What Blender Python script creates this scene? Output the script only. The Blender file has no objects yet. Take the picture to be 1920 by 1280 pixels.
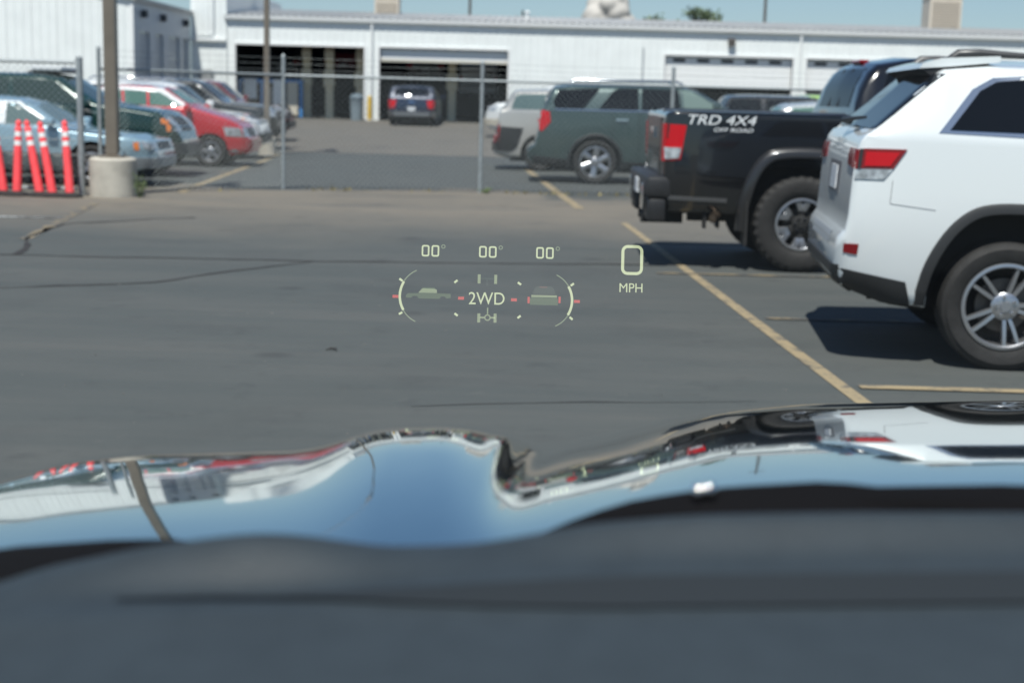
import bpy, bmesh, math, random
from mathutils import Vector, Matrix
from mathutils.bvhtree import BVHTree
R = math.radians
random.seed(7)
SC = bpy.context.scene
COL = SC.collection

# ---------------------------------------------------------------- camera, sky, sun, exposure
EYE = 1.55
cam_d = bpy.data.cameras.new('camera')
cam = bpy.data.objects.new('camera', cam_d)
COL.objects.link(cam)
PITCH, ROLL = math.atan(458 / 2700), R(1.55)
cam.matrix_world = (Matrix.Translation((0, 0, EYE)) @ Matrix.Rotation(math.pi / 2 - PITCH, 4, 'X')
                    @ Matrix.Rotation(ROLL, 4, 'Z'))
cam_d.sensor_width = 36
cam_d.lens = 50.625
cam_d.clip_start = 0.02
cam_d.clip_end = 6000
cam_d.dof.use_dof = True
cam_d.dof.focus_distance = 3.5
cam_d.dof.aperture_fstop = 4.1
SC.camera = cam

SUN_EL, SUN_AZ = R(62), R(195)
world = bpy.data.worlds.new('World')
SC.world = world
world.use_nodes = True
wn, wl = world.node_tree.nodes, world.node_tree.links
wn.clear()
w_out = wn.new('ShaderNodeOutputWorld')
w_bg = wn.new('ShaderNodeBackground')
w_sky = wn.new('ShaderNodeTexSky')
w_sky.sky_type = 'NISHITA'
w_sky.sun_disc = False
w_sky.sun_elevation = SUN_EL
w_sky.sun_rotation = SUN_AZ
w_sky.altitude = 2000
w_sky.air_density = 0.85
w_sky.dust_density = 0.0
w_sky.ozone_density = 6.0
w_bg.inputs['Strength'].default_value = 0.066
w_tc = wn.new('ShaderNodeTexCoord'); w_mp = wn.new('ShaderNodeMapping'); w_mp.inputs['Scale'].default_value = (1, 1, .42)   # broad pale sky
wl.new(w_tc.outputs['Generated'], w_mp.inputs[0]); wl.new(w_mp.outputs[0], w_sky.inputs[0])
wl.new(w_sky.outputs[0], w_bg.inputs[0])
wl.new(w_bg.outputs[0], w_out.inputs[0])

sun_d = bpy.data.lights.new('sun', 'SUN')
sun_d.energy = 4.9
sun_d.angle = R(0.53)
sun_d.color = (1.0, 0.96, 0.90)
sun = bpy.data.objects.new('sun', sun_d)
COL.objects.link(sun)
_sv = Vector((math.sin(SUN_AZ) * math.cos(SUN_EL), math.cos(SUN_AZ) * math.cos(SUN_EL), math.sin(SUN_EL)))
sun.rotation_euler = _sv.to_track_quat('Z', 'Y').to_euler()
sun.location = _sv * 60

SC.view_settings.view_transform = 'Standard'
SC.view_settings.look = 'None'
SC.view_settings.exposure = 0.3
SC.view_settings.gamma = 1.0
SC.view_settings.use_curve_mapping = False
SC.render.engine = 'CYCLES'
SC.cycles.use_denoising = True
SC.cycles.max_bounces = 8
SC.cycles.transparent_max_bounces = 24
SC.cycles.sample_clamp_indirect = 6.0

# ---------------------------------------------------------------- materials
MATS = {}
def mat(name, col=(.5, .5, .5), rough=.5, metal=0., coat=0., spec=.5, ior=1.5, noise=0., nscale=8., bump=0., bscale=40., trans=0., emit=None, estr=0., coatior=1.5, dirt=None):
    if name in MATS: return MATS[name]
    m = bpy.data.materials.new(name); m.use_nodes = True
    n, l = m.node_tree.nodes, m.node_tree.links
    b = n['Principled BSDF']
    b.inputs['Base Color'].default_value = (*col, 1)
    b.inputs['Roughness'].default_value = rough
    b.inputs['Metallic'].default_value = metal
    b.inputs['Coat Weight'].default_value = coat
    b.inputs['Coat Roughness'].default_value = .03
    b.inputs['Coat IOR'].default_value = coatior
    b.inputs['Specular IOR Level'].default_value = spec
    b.inputs['IOR'].default_value = ior
    b.inputs['Transmission Weight'].default_value = trans
    if emit:
        b.inputs['Emission Color'].default_value = (*emit, 1); b.inputs['Emission Strength'].default_value = estr
    if noise or bump or dirt:
        tc = n.new('ShaderNodeTexCoord')
    if noise or dirt:
        nz = n.new('ShaderNodeTexNoise'); nz.inputs['Scale'].default_value = nscale; nz.inputs['Detail'].default_value = 6
        l.new(tc.outputs['Object'], nz.inputs['Vector'])
        mx = n.new('ShaderNodeMix'); mx.data_type = 'RGBA'
        lo = dirt if dirt else tuple(c * (1 - noise) for c in col)
        hi = col if dirt else tuple(min(1, c * (1 + noise)) for c in col)
        mx.inputs[6].default_value = (*lo, 1); mx.inputs[7].default_value = (*hi, 1)
        rp = n.new('ShaderNodeMapRange'); rp.inputs[1].default_value = .32; rp.inputs[2].default_value = .62
        l.new(nz.outputs['Fac'], rp.inputs[0]); l.new(rp.outputs[0], mx.inputs[0]); l.new(mx.outputs[2], b.inputs['Base Color'])
    if bump:
        n2 = n.new('ShaderNodeTexNoise'); n2.inputs['Scale'].default_value = bscale; n2.inputs['Detail'].default_value = 4
        l.new(tc.outputs['Object'], n2.inputs['Vector'])
        bp = n.new('ShaderNodeBump'); bp.inputs['Strength'].default_value = bump; bp.inputs['Distance'].default_value = .01
        l.new(n2.outputs['Fac'], bp.inputs['Height']); l.new(bp.outputs[0], b.inputs['Normal'])
    MATS[name] = m
    return m

def paint(name, col, metal=0., rough=.32):
    return mat('paint_' + name, col, rough, metal, coat=1.0)

GLASSD = mat('tinted_glass', (.006, .008, .012), .05, spec=.5, ior=1.2)
GLASSL = mat('pale_glass', (.10, .15, .15), .04, spec=.5, ior=1.52)
BLACKP = mat('black_plastic', (.018, .018, .019), .5, noise=.3, nscale=5)
DARK = mat('wheel_well', (.012, .012, .012), .8)
RUBBER = mat('tyre_rubber', (.016, .0152, .0145), .75, noise=.25, nscale=14, bump=.3, bscale=60)
ALLOY = mat('alloy', (.46, .47, .49), .30, metal=.85)
CHROME = mat('chrome', (.75, .76, .78), .08, metal=1.)
REDL = mat('red_lens', (.50, .006, .012), .2, spec=.3)
REDD = mat('dark_red_lens', (.20, .005, .008), .15, spec=.4)
CLEARL = mat('clear_lens', (.42, .44, .46), .15, metal=.4, noise=.5, nscale=18)
AMBER = mat('amber_lens', (.8, .22, .03), .15, coat=1.)
PLATE = mat('plate', (.62, .64, .66), .4, noise=.2, nscale=30)
GALV = mat('galvanised', (.30, .33, .34), .5, metal=.3, noise=.15, nscale=20)
WIRE = mat('wire', (.30, .33, .33), .5, metal=.3)

# ---------------------------------------------------------------- object helpers
def link(o, parent=None):
    COL.objects.link(o)
    if parent is not None: o.parent = parent
    return o

def thing(name, label, cat, loc=(0, 0, 0), rz=0., group=None):
    o = bpy.data.objects.new(name, None); o.empty_display_size = .2
    o.location = loc; o.rotation_euler = (0, 0, rz)
    o['label'] = label; o['category'] = cat
    if group: o['group'] = group
    return link(o)

def tag(o, label, cat, group=None):
    o['label'] = label; o['category'] = cat
    if group: o['group'] = group
    return o

def kind(o, k):
    o['kind'] = k
    return o

def mesh_of(bm, mats, smooth=None):
    me = bpy.data.meshes.new('m')
    bmesh.ops.recalc_face_normals(bm, faces=bm.faces)
    bm.to_mesh(me); bm.free()
    for m in (mats if isinstance(mats, (list, tuple)) else [mats]): me.materials.append(m)
    if smooth is not None:
        for p in me.polygons: p.use_smooth = True
        me.set_sharp_from_angle(angle=R(smooth))
    return me

def obj(name, bm, mats, parent=None, smooth=None, loc=None):
    me = bm if isinstance(bm, bpy.types.Mesh) else mesh_of(bm, mats, smooth)
    me.name = name
    o = bpy.data.objects.new(name, me)
    if loc is not None: o.location = loc
    return link(o, parent)

def box(bm, a, b, bev=0., mi=0):
    x0, y0, z0 = a; x1, y1, z1 = b
    vs = [bm.verts.new(p) for p in ((x0, y0, z0), (x1, y0, z0), (x1, y1, z0), (x0, y1, z0), (x0, y0, z1), (x1, y0, z1), (x1, y1, z1), (x0, y1, z1))]
    fs = [bm.faces.new([vs[i] for i in q]) for q in ((3, 2, 1, 0), (4, 5, 6, 7), (0, 1, 5, 4), (1, 2, 6, 5), (2, 3, 7, 6), (3, 0, 4, 7))]
    for f in fs: f.material_index = mi
    if bev:
        es = list({e for f in fs for e in f.edges})
        r = bmesh.ops.bevel(bm, geom=es, offset=bev, segments=2, affect='EDGES', profile=.5)
        for f in r['faces']: f.material_index = mi
    return bm

def nb(): return bmesh.new()
def boxm(a, b, bev=0.): return box(nb(), a, b, bev)

def tube(bm, pts, rad, seg=8, mi=0, cap=True, flat=(1, 1)):
    pts = [Vector(p) for p in pts]
    rads = rad if isinstance(rad, (list, tuple)) else [rad] * len(pts)
    rings = []
    for i, p in enumerate(pts):
        t = (pts[min(i + 1, len(pts) - 1)] - pts[max(i - 1, 0)]).normalized()
        u = Vector((0, 0, 1)) if abs(t.z) < .9 else Vector((0, 1, 0))
        a = t.cross(u).normalized(); b = a.cross(t).normalized()
        rings.append([bm.verts.new(p + (a * math.cos(k * 2 * math.pi / seg) * flat[0] + b * math.sin(k * 2 * math.pi / seg) * flat[1]) * rads[i]) for k in range(seg)])
    for i in range(len(rings) - 1):
        for k in range(seg):
            f = bm.faces.new((rings[i][k], rings[i][(k + 1) % seg], rings[i + 1][(k + 1) % seg], rings[i + 1][k])); f.material_index = mi
    if cap and seg > 2:
        bm.faces.new(rings[0]).material_index = mi; bm.faces.new(rings[-1]).material_index = mi
    return bm

def lathe(bm, prof, seg=32, axis='Z', mi=0, mod=None):
    """prof: (radius, height) list; closed ring surface"""
    rings = []
    for r, h in prof:
        ring = []
        for k in range(seg):
            a = 2 * math.pi * k / seg
            rr = r if mod is None else mod(r, h, k)
            c, s = rr * math.cos(a), rr * math.sin(a)
            ring.append(bm.verts.new((c, s, h) if axis == 'Z' else (c, h, s)))
        rings.append(ring)
    for i in range(len(rings) - 1):
        for k in range(seg):
            f = bm.faces.new((rings[i][k], rings[i][(k + 1) % seg], rings[i + 1][(k + 1) % seg], rings[i + 1][k])); f.material_index = mi
    return rings

def prism(bm, poly, lo, hi, axis='y', mi=0):
    """poly in the two other axes (x,z) for y, (x,y) for z, (y,z) for x"""
    def P(p, h):
        return (p[0], h, p[1]) if axis == 'y' else ((p[0], p[1], h) if axis == 'z' else (h, p[0], p[1]))
    a = [bm.verts.new(P(p, lo)) for p in poly]; b = [bm.verts.new(P(p, hi)) for p in poly]
    fs = [bm.faces.new(a), bm.faces.new(b[::-1])]
    n = len(poly)
    for i in range(n): fs.append(bm.faces.new((a[i], b[i], b[(i + 1) % n], a[(i + 1) % n])))
    for f in fs: f.material_index = mi
    return bm

def lerpk(keys, x):
    if x <= keys[0][0]: return keys[0][1]
    for (a, va), (b, vb) in zip(keys, keys[1:]):
        if x <= b: return va + (vb - va) * (x - a) / (b - a) if b > a else vb
    return keys[-1][1]

def text_mesh(body, size, m, extrude=.001, shear=0.):
    cu = bpy.data.curves.new('t', 'FONT'); cu.body = body; cu.size = size; cu.extrude = extrude; cu.shear = shear
    cu.align_x = 'CENTER'; cu.align_y = 'CENTER'; cu.resolution_u = 6
    o = bpy.data.objects.new('t', cu); COL.objects.link(o)
    bpy.context.view_layer.update()
    me = bpy.data.meshes.new_from_object(o.evaluated_get(bpy.context.evaluated_depsgraph_get()))
    bpy.data.objects.remove(o); bpy.data.curves.remove(cu)
    me.materials.clear(); me.materials.append(m)
    return me

def gz(y):                                    # the lot climbs gently towards the building
    return 0. if y < 38 else (.41 * (y - 38) / 24 if y < 62 else .41)

# ---------------------------------------------------------------- ground
def ground_mat():
    m = bpy.data.materials.new('asphalt'); m.use_nodes = True
    n, l = m.node_tree.nodes, m.node_tree.links
    b = n['Principled BSDF']; b.inputs['Roughness'].default_value = .8; b.inputs['Specular IOR Level'].default_value = .35
    tc = n.new('ShaderNodeTexCoord')
    def noise(sc, det=6, rough=.6, vec=None):
        q = n.new('ShaderNodeTexNoise'); q.inputs['Scale'].default_value = sc; q.inputs['Detail'].default_value = det; q.inputs['Roughness'].default_value = rough
        l.new(vec or tc.outputs['Object'], q.inputs['Vector']); return q.outputs['Fac']
    def rng(a, lo, hi, o0=0., o1=1.):
        q = n.new('ShaderNodeMapRange'); l.new(a, q.inputs[0])
        for i, v in enumerate((lo, hi, o0, o1)): q.inputs[i + 1].default_value = v
        return q.outputs[0]
    def mix(f, a, c, bt='MIX'):
        q = n.new('ShaderNodeMix'); q.data_type = 'RGBA'; q.blend_type = bt
        if isinstance(f, float): q.inputs[0].default_value = f
        else: l.new(f, q.inputs[0])
        for i, v in ((6, a), (7, c)):
            if isinstance(v, tuple): q.inputs[i].default_value = (*v, 1)
            else: l.new(v, q.inputs[i])
        return q.outputs[2]
    def math_(op, a, c):
        q = n.new('ShaderNodeMath'); q.operation = op
        for i, v in enumerate((a, c)):
            if isinstance(v, float): q.inputs[i].default_value = v
            else: l.new(v, q.inputs[i])
        return q.outputs[0]
    sep = n.new('ShaderNodeSeparateXYZ'); l.new(tc.outputs['Object'], sep.inputs[0])
    wob = math_('MULTIPLY', math_('SUBTRACT', noise(.35, 4), .5), 6.)
    yy = math_('ADD', sep.outputs[1], wob)
    mp = n.new('ShaderNodeMapping'); mp.inputs['Scale'].default_value = (.25, 1.2, 1); l.new(tc.outputs['Object'], mp.inputs[0])
    streak = noise(1.3, 7, .65, mp.outputs[0])
    seal = (.066, .0745, .0725); worn = (.180, .158, .126); old = (.150, .137, .117)
    f1 = math_('MULTIPLY', rng(yy, 14.5, 19.5), rng(yy, 23.6, 23.0))
    c = mix(f1, seal, worn)
    f2 = rng(sep.outputs[1], 37.4, 37.6)
    c = mix(f2, c, old)
    c = mix(math_('MULTIPLY', rng(streak, .38, .70), .55), c, (.102, .103, .096))
    c = mix(math_('MULTIPLY', rng(noise(.6, 8, .7), .52, .72), .45), c, (.042, .045, .046))
    c = mix(math_('MULTIPLY', rng(noise(2.6, 9, .75), .56, .70), .40), c, (.030, .032, .033))
    c = mix(math_('MULTIPLY', rng(noise(4.2, 10, .8), .60, .72), .45), c, (.165, .158, .145))
    mp2 = n.new('ShaderNodeMapping'); mp2.inputs['Scale'].default_value = (.10, 3.2, 1); mp2.inputs['Rotation'].default_value = (0, 0, .04); l.new(tc.outputs['Object'], mp2.inputs[0])
    c = mix(math_('MULTIPLY', rng(noise(1.0, 6, .7, mp2.outputs[0]), .52, .70), .22), c, (.115, .110, .100))
    vo = n.new('ShaderNodeTexVoronoi'); vo.inputs['Scale'].default_value = 1.1; vo.inputs['Randomness'].default_value = 1.; l.new(tc.outputs['Object'], vo.inputs['Vector'])
    spot = math_('MULTIPLY', rng(vo.outputs['Distance'], .16, .05), rng(noise(.45, 3), .50, .62))
    c = mix(math_('MULTIPLY', spot, .6), c, (.022, .022, .023))
    grain = noise(90, 3)
    c = mix(math_('MULTIPLY', rng(grain, .55, .8), .28), c, (.20, .195, .185))
    l.new(c, b.inputs['Base Color'])
    bp = n.new('ShaderNodeBump'); bp.inputs['Strength'].default_value = .35; bp.inputs['Distance'].default_value = .006
    l.new(noise(150, 3), bp.inputs['Height']); l.new(bp.outputs[0], b.inputs['Normal'])
    return m
ASPH = ground_mat()
bm = nb()
gx = [-400, -120, -40, 0, 40, 120, 400]; gy = [-200, -40, 0, 20, 38, 62, 100, 400, 2500]
gv = [[bm.verts.new((x, y, gz(y))) for x in gx] for y in gy]
for j in range(len(gy) - 1):
    for i in range(len(gx) - 1): bm.faces.new((gv[j][i], gv[j][i + 1], gv[j + 1][i + 1], gv[j + 1][i]))
kind(obj('ground', bm, ASPH), 'structure')

def strip_mat(name, col, wear, scale):
    m = bpy.data.materials.new(name); m.use_nodes = True
    n, l = m.node_tree.nodes, m.node_tree.links
    b = n['Principled BSDF']; b.inputs['Roughness'].default_value = .75
    tc = n.new('ShaderNodeTexCoord'); q = n.new('ShaderNodeTexNoise'); q.inputs['Scale'].default_value = scale; q.inputs['Detail'].default_value = 9; q.inputs['Roughness'].default_value = .7
    l.new(tc.outputs['Object'], q.inputs['Vector'])
    r = n.new('ShaderNodeMapRange'); r.inputs[1].default_value = wear; r.inputs[2].default_value = wear + .14; l.new(q.outputs['Fac'], r.inputs[0])
    mx = n.new('ShaderNodeMix'); mx.data_type = 'RGBA'; mx.inputs[6].default_value = (.085, .085, .080, 1); mx.inputs[7].default_value = (*col, 1)
    l.new(r.outputs[0], mx.inputs[0]); l.new(mx.outputs[2], b.inputs['Base Color'])
    return m
YEL = strip_mat('yellow_line_paint', (.31, .245, .145), .36, 7)
YELW = strip_mat('worn_yellow_paint', (.27, .21, .12), .47, 4)
WHT = strip_mat('white_line_paint', (.55, .58, .58), .42, 5)
TAR = mat('crack_filler', (.025, .022, .020), .8, noise=.3, nscale=3)

def strip(name, pts, w, m, z=.004, jit=0.):
    bm = nb(); prev = None
    fine = []
    for (a, b) in zip(pts, pts[1:]):
        n = max(1, int(math.hypot(b[0] - a[0], b[1] - a[1]) / .25)) if jit else max(1, int(math.hypot(b[0] - a[0], b[1] - a[1]) / 2))
        for k in range(n): fine.append((a[0] + (b[0] - a[0]) * k / n, a[1] + (b[1] - a[1]) * k / n))
    fine.append(pts[-1])
    for i, p in enumerate(fine):
        a, b = fine[max(i - 1, 0)], fine[min(i + 1, len(fine) - 1)]
        d = Vector((b[0] - a[0], b[1] - a[1])).normalized(); nx, ny = -d.y, d.x
        ww = w * (1 + (random.uniform(-.6, .6) if jit else 0)); o = random.uniform(-jit, jit)
        x, y = p[0] + nx * o, p[1] + ny * o
        cur = (bm.verts.new((x + nx * ww / 2, y + ny * ww / 2, gz(y) + z)), bm.verts.new((x - nx * ww / 2, y - ny * ww / 2, gz(y) + z)))
        if prev: bm.faces.new((prev[0], prev[1], cur[1], cur[0]))
        prev = cur
    return kind(obj(name, bm, m), 'structure')
strip('parking_line', [(1.95, 4.0), (1.87, 7.53), (1.39, 18.4)], .088, YEL)
strip('stall_line', [(1.30, 13.05), (6.6, 13.2)], .09, YELW, z=.008)
strip('stall_line', [(1.85, 10.42), (6.9, 10.5)], .09, YELW, z=.008)
strip('stall_line', [(1.95, 7.91), (7, 7.88)], .10, YEL, z=.008)
strip('stall_line', [(1.45, 15.9), (6.6, 16.0)], .09, YELW, z=.008)
strip('parking_line', [(.92, 20.6), (.72, 23.57), (.10, 33.5)], .14, YEL)
strip('parking_line', [(-5.02, 21.6), (-5.12, 22.44), (-5.65, 32.7), (-5.9, 36)], .13, YEL)
strip('stall_line', [(-5.3, 27.4), (-11, 27.3)], .1, YELW, z=.008)
strip('parking_line', [(-5.6, 19.2), (-5.25, 16.6), (-4.95, 14.5)], .12, YELW)
strip('stall_line', [(-8, 16.85), (-5.3, 16.9)], .10, WHT, z=.008)
strip('asphalt_crack', [(-5.6, 13.05), (-4.71, 13.11), (-1.8, 13.28), (1.46, 13.75), (4, 14.2)], .05, TAR, jit=.03)
strip('asphalt_crack', [(-4.55, 13.2), (-5.05, 14.8), (-5.1, 16.2), (-4.3, 17.2), (-3.9, 17.5)], .06, TAR, jit=.05)
strip('asphalt_crack', [(-4.0, 10.9), (-2.9, 11.5), (-2.3, 12.6), (-1.9, 13.2)], .04, TAR, jit=.03)
strip('asphalt_crack', [(-.5, 7.1), (.4, 7.3), (1.3, 7.45)], .010, TAR, jit=.02)
strip('asphalt_seam', [(-9, 37.5), (9, 37.5)], .06, TAR, jit=.03)

# ---------------------------------------------------------------- service building
WHITE = mat('white_metal_siding', (.80, .83, .815), .45, noise=.03, nscale=1.6)
WHITE2 = mat('white_trim', (.80, .81, .80), .5)
ROOFG = mat('grey_metal_roof', (.42, .42, .41), .55, metal=.1, noise=.12, nscale=1.2)
GREYW = mat('grey_pipe_and_door_shade', (.42, .45, .48), .5, noise=.08)  # grey pipes; on the workshop doors the grey carries their shade
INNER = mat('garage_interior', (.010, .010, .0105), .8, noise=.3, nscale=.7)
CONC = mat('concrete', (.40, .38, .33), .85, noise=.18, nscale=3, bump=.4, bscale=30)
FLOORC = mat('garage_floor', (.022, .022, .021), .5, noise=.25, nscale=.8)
BY, BZ, EZ = 62.0, .41, 4.48

def siding(name, parent, x0, x1, z0, z1, y, m=WHITE, rib=.30, d=.018, side=None):
    """one ribbed sheet; facing -y, or facing +x when side gives the plane x"""
    bm = nb()
    n = max(1, round((x1 - x0) / rib)); st = (x1 - x0 - .012) / n
    pts = []
    for k in range(n):
        a = x0 + .006 + k * st
        pts += [(a, 0), (a + st * .80, 0), (a + st * .84, -d), (a + st * .96, -d)]
    pts.append((x1 - .006, 0))
    if side is None:
        lo = [bm.verts.new((p[0], y + p[1], z0)) for p in pts]; hi = [bm.verts.new((p[0], y + p[1], z1)) for p in pts]
    else:
        lo = [bm.verts.new((side - p[1], p[0], z0)) for p in pts]; hi = [bm.verts.new((side - p[1], p[0], z1)) for p in pts]
    for i in range(len(pts) - 1): bm.faces.new((lo[i], lo[i + 1], hi[i + 1], hi[i]))
    return obj(name, bm, m, parent)

bld = thing('service_building', 'long white ribbed metal garage building with open bay doors behind the fence', 'building', (0, BY, BZ))
def BO(name, bm, m, **k):
    o = obj(name, bm, m, bld, **k); o.location = (0, -BY, -BZ); return o
doors = [(-12.0, -6.57, 3.43), (-5.92, -.49, 3.45), (6.14, 11.54, 3.45), (12.13, 17.55, 3.45), (18.2, 23.6, 3.45)]
X0, X1 = -12.35, 36.0
edges = sorted([X0, X1] + [d[0] for d in doors] + [d[1] for d in doors])
for a, b in zip(edges, edges[1:]):
    dr = next((d for d in doors if abs(d[0] - a) < .01), None)
    n = max(1, round((b - a) / .91))
    for k in range(n):
        xa, xb = a + (b - a) * k / n, a + (b - a) * (k + 1) / n
        o = siding('wall_panel', bld, xa, xb, dr[2] if dr else BZ - .1, EZ, BY); o.location = (0, -BY, -BZ)
# wall core behind the sheets, door frames, returns
for a, b in zip(edges, edges[1:]):
    dr = next((d for d in doors if abs(d[0] - a) < .01), None)
    BO('wall_core', boxm((a, BY + .004, dr[2] if dr else BZ - .3), (b, BY + .25, EZ)), WHITE2)
for d in doors:
    bm = nb()
    box(bm, (d[0] - .10, BY - .05, BZ - .02), (d[0], BY + .3, d[2] + .10)); box(bm, (d[1], BY - .05, BZ - .02), (d[1] + .10, BY + .3, d[2] + .10))
    box(bm, (d[0] + .002, BY - .052, d[2]), (d[1] - .002, BY + .302, d[2] + .098))
    BO('door_frame', bm, WHITE2)
# interior shell
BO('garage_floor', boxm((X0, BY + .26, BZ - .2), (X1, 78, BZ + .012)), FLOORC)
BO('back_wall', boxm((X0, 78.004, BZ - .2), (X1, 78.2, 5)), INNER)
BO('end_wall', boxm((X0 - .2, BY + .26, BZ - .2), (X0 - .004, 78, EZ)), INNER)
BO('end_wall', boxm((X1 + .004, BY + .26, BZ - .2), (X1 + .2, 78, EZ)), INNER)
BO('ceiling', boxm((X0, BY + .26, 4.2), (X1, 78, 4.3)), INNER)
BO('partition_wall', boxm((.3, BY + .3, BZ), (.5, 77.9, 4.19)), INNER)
# eave fascia and gutter
bm = nb(); prism(bm, [(BY - .08, EZ - .02), (BY + .02, EZ - .02), (BY + .02, EZ + .16), (BY - .08, EZ + .16)], X0 - .1, X1 + .3, 'x')
BO('eave_fascia', bm, WHITE2)
bm = nb(); prism(bm, [(BY - .18, EZ + .0), (BY - .10, EZ - .05), (BY - .083, EZ + .14), (BY - .20, EZ + .15)], X0 - .1, X1 + .3, 'x')
BO('gutter', bm, WHITE2)
# roof sheets with standing ribs
RY, RZ = 72.0, 5.42
nr = 53
for k in range(nr):
    xa, xb = X0 - .15 + (X1 - X0 + .5) * k / nr, X0 - .15 + (X1 - X0 + .5) * (k + 1) / nr
    bm = nb(); st = (xb - xa - .004) / 3; pts = []
    for j in range(3):
        a = xa + .002 + j * st
        pts += [(a, 0), (a + st * .7, 0), (a + st * .78, .045), (a + st * .92, .045)]
    pts.append((xb - .002, 0))
    f = [bm.verts.new((p[0], BY - .17, EZ + .165 + p[1])) for p in pts]; r = [bm.verts.new((p[0], RY, RZ + p[1])) for p in pts]
    q = [bm.verts.new((p[0], 82, EZ + .2 + p[1])) for p in pts]
    for i in range(len(pts) - 1):
        bm.faces.new((f[i], f[i + 1], r[i + 1], r[i])); bm.faces.new((r[i], r[i + 1], q[i + 1], q[i]))
    BO('roof_sheet', bm, ROOFG)
BO('downpipe', tube(nb(), [(-6.25, BY - .1, EZ - .05), (-6.25, BY - .1, BZ)], .05), WHITE2, smooth=40)
BO('downpipe', tube(nb(), [(5.2, BY - .08, 3.75), (5.2, BY - .08, BZ)], .035), GREYW, smooth=40)
BO('downpipe', tube(nb(), [(11.83, BY - .1, EZ - .05), (11.83, BY - .1, BZ)], .05), WHITE2, smooth=40)
bm = nb(); box(bm, (8.75, BY - .26, 4.02), (9.05, BY - .03, 4.22), .03); prism(bm, [(8.78, 3.90), (9.02, 3.90), (9.05, 4.02), (8.75, 4.02)], BY - .24, BY - .06)
BO('wall_lamp', bm, mat('lamp_brown', (.10, .09, .08), .5))
bm = nb(); box(bm, (8.82, BY - .10, 4.3), (8.98, BY - .03, 4.5)); 
# raised sectional doors
def sect_door(d, zlo, n, panes, group):
    h = (d[2] - .04 - zlo) / n
    for k in range(n):
        z0 = zlo + k * h
        s = BO('door_section', boxm((d[0] + .01, BY + .14, z0 + .004), (d[1] - .01, BY + .19, z0 + h - .004), .008), WHITE2)
        if panes and k == n - 1:
            for j in range(5):
                c = d[0] + (d[1] - d[0]) * (j + .6) / 5.3
                p = obj('pane', boxm((c - .26, BY + .132, z0 + h * .46), (c + .26, BY + .139, z0 + h * .80)), GLASSD, s)
    BO('door_bottom_rail', boxm((d[0] + .012, BY + .13, zlo - .09), (d[1] - .012, BY + .2, zlo)), mat('beige_rail', (.55, .52, .44), .5))
sect_door(doors[1], 2.98, 1, False, '')
for d in doors[2:]: sect_door(d, 2.22, 3, True, '')

def garage(name, label, cat, parts, loc, group=None):
    t = thing(name, label, cat, loc, 0, group)
    for n, bm, m in parts: obj(n, bm, m, t)
    return t
BEIGE = mat('lift_beige', (.72, .63, .44), .5, noise=.1)
BLUE = mat('equipment_blue', (.06, .26, .60), .45)
for i, (x, y, lb) in enumerate(((-9.30, 64.2, 'beige two-post lift column nearest the blue equipment in the left bay'), (-8.25, 63.8, 'beige lift column left of the raised red car in the left bay'), (-6.95, 64.2, 'beige lift column at the right edge of the left bay'), (-2.95, 64.6, 'beige lift column left of the raised white van in the right bay'))):
    garage('lift_column', lb, 'car lift', [
        ('post', boxm((-.17, -.15, 0), (.17, .15, 3.1), .02), BEIGE), ('carriage', boxm((-.24, -.26, 1.35), (.24, -.152, 2.0), .02), BEIGE),
        ('base_plate', boxm((-.35, -.3, 0), (.35, .3, .03)), BEIGE), ('motor_box', boxm((-.2, -.3, 2.55), (.2, -.155, 2.9), .02), mat('lift_cream', (.62, .58, .46), .5))], (x, y, BZ + .013), 'garage lift columns')
t = thing('alignment_cabinet', 'blue framed equipment cabinet with white panels inside the left garage bay', 'cabinet', (-10.75, 63.5, BZ + .013))
for xa in (-1.4, -.45, .5, 1.25): obj('upright', boxm((xa, -.2, 0), (xa + .12, .2, 1.45), .01), BLUE, t)
obj('top_beam', boxm((-1.4, -.21, 1.452), (1.37, .21, 1.6), .01), BLUE, t)
obj('shelf', boxm((-1.27, -.18, .35), (1.24, .18, .39)), BLUE, t)
PAPER = mat('white_panel', (.75, .77, .78), .5, noise=.1, nscale=6)
obj('panel', boxm((-1.15, -.26, .75), (-.60, -.215, 1.62)), PAPER, t)
obj('panel', boxm((.12, -.26, .25), (.50, -.215, 1.6)), PAPER, t)
obj('panel', boxm((.72, -.26, .1), (1.18, -.215, 1.5)), mat('beige_panel', (.6, .55, .45), .5), t)
obj('drawer_unit', boxm((-.42, -.16, .4), (.44, .16, 1.2), .01), mat('drawer_dark', (.06, .07, .08), .4), t)
t = thing('trash_barrel', 'grey plastic trash barrel with lid between the two open bays', 'trash can', (-6.78, 61.2, gz(61.2)))
bm = nb(); rg = lathe(bm, [(.24, 0), (.27, .5), (.29, .88), (.30, .90)], 20); bm.faces.new(rg[0]); bm.faces.new(rg[-1])
obj('barrel', bm, mat('barrel_grey', (.20, .25, .28), .5), t, 40)
bm = nb(); rg = lathe(bm, [(.31, .902), (.31, .96), (.22, 1.06), (.08, 1.12)], 20); bm.faces.new(rg[0]); bm.faces.new(rg[-1])
obj('lid', bm, mat('lid_grey', (.12, .16, .19), .5), t, 40)
t = thing('bollard', 'yellow steel bollard beside the trash barrel at the bay door', 'bollard', (-6.24, 61.2, gz(61.2)))
bm = nb(); rg = lathe(bm, [(.09, 0), (.09, .95), (.075, 1.0), (.04, 1.03)], 16); bm.faces.new(rg[-1]); bm.faces.new(rg[0])
obj('post', bm, mat('bollard_yellow', (.62, .40, .03), .5, noise=.15), t, 40)
bm = nb(); rg = lathe(bm, [(.16, 0), (.16, .03), (.10, .05)], 16); bm.faces.new(rg[-1]); bm.faces.new(rg[0])
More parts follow.
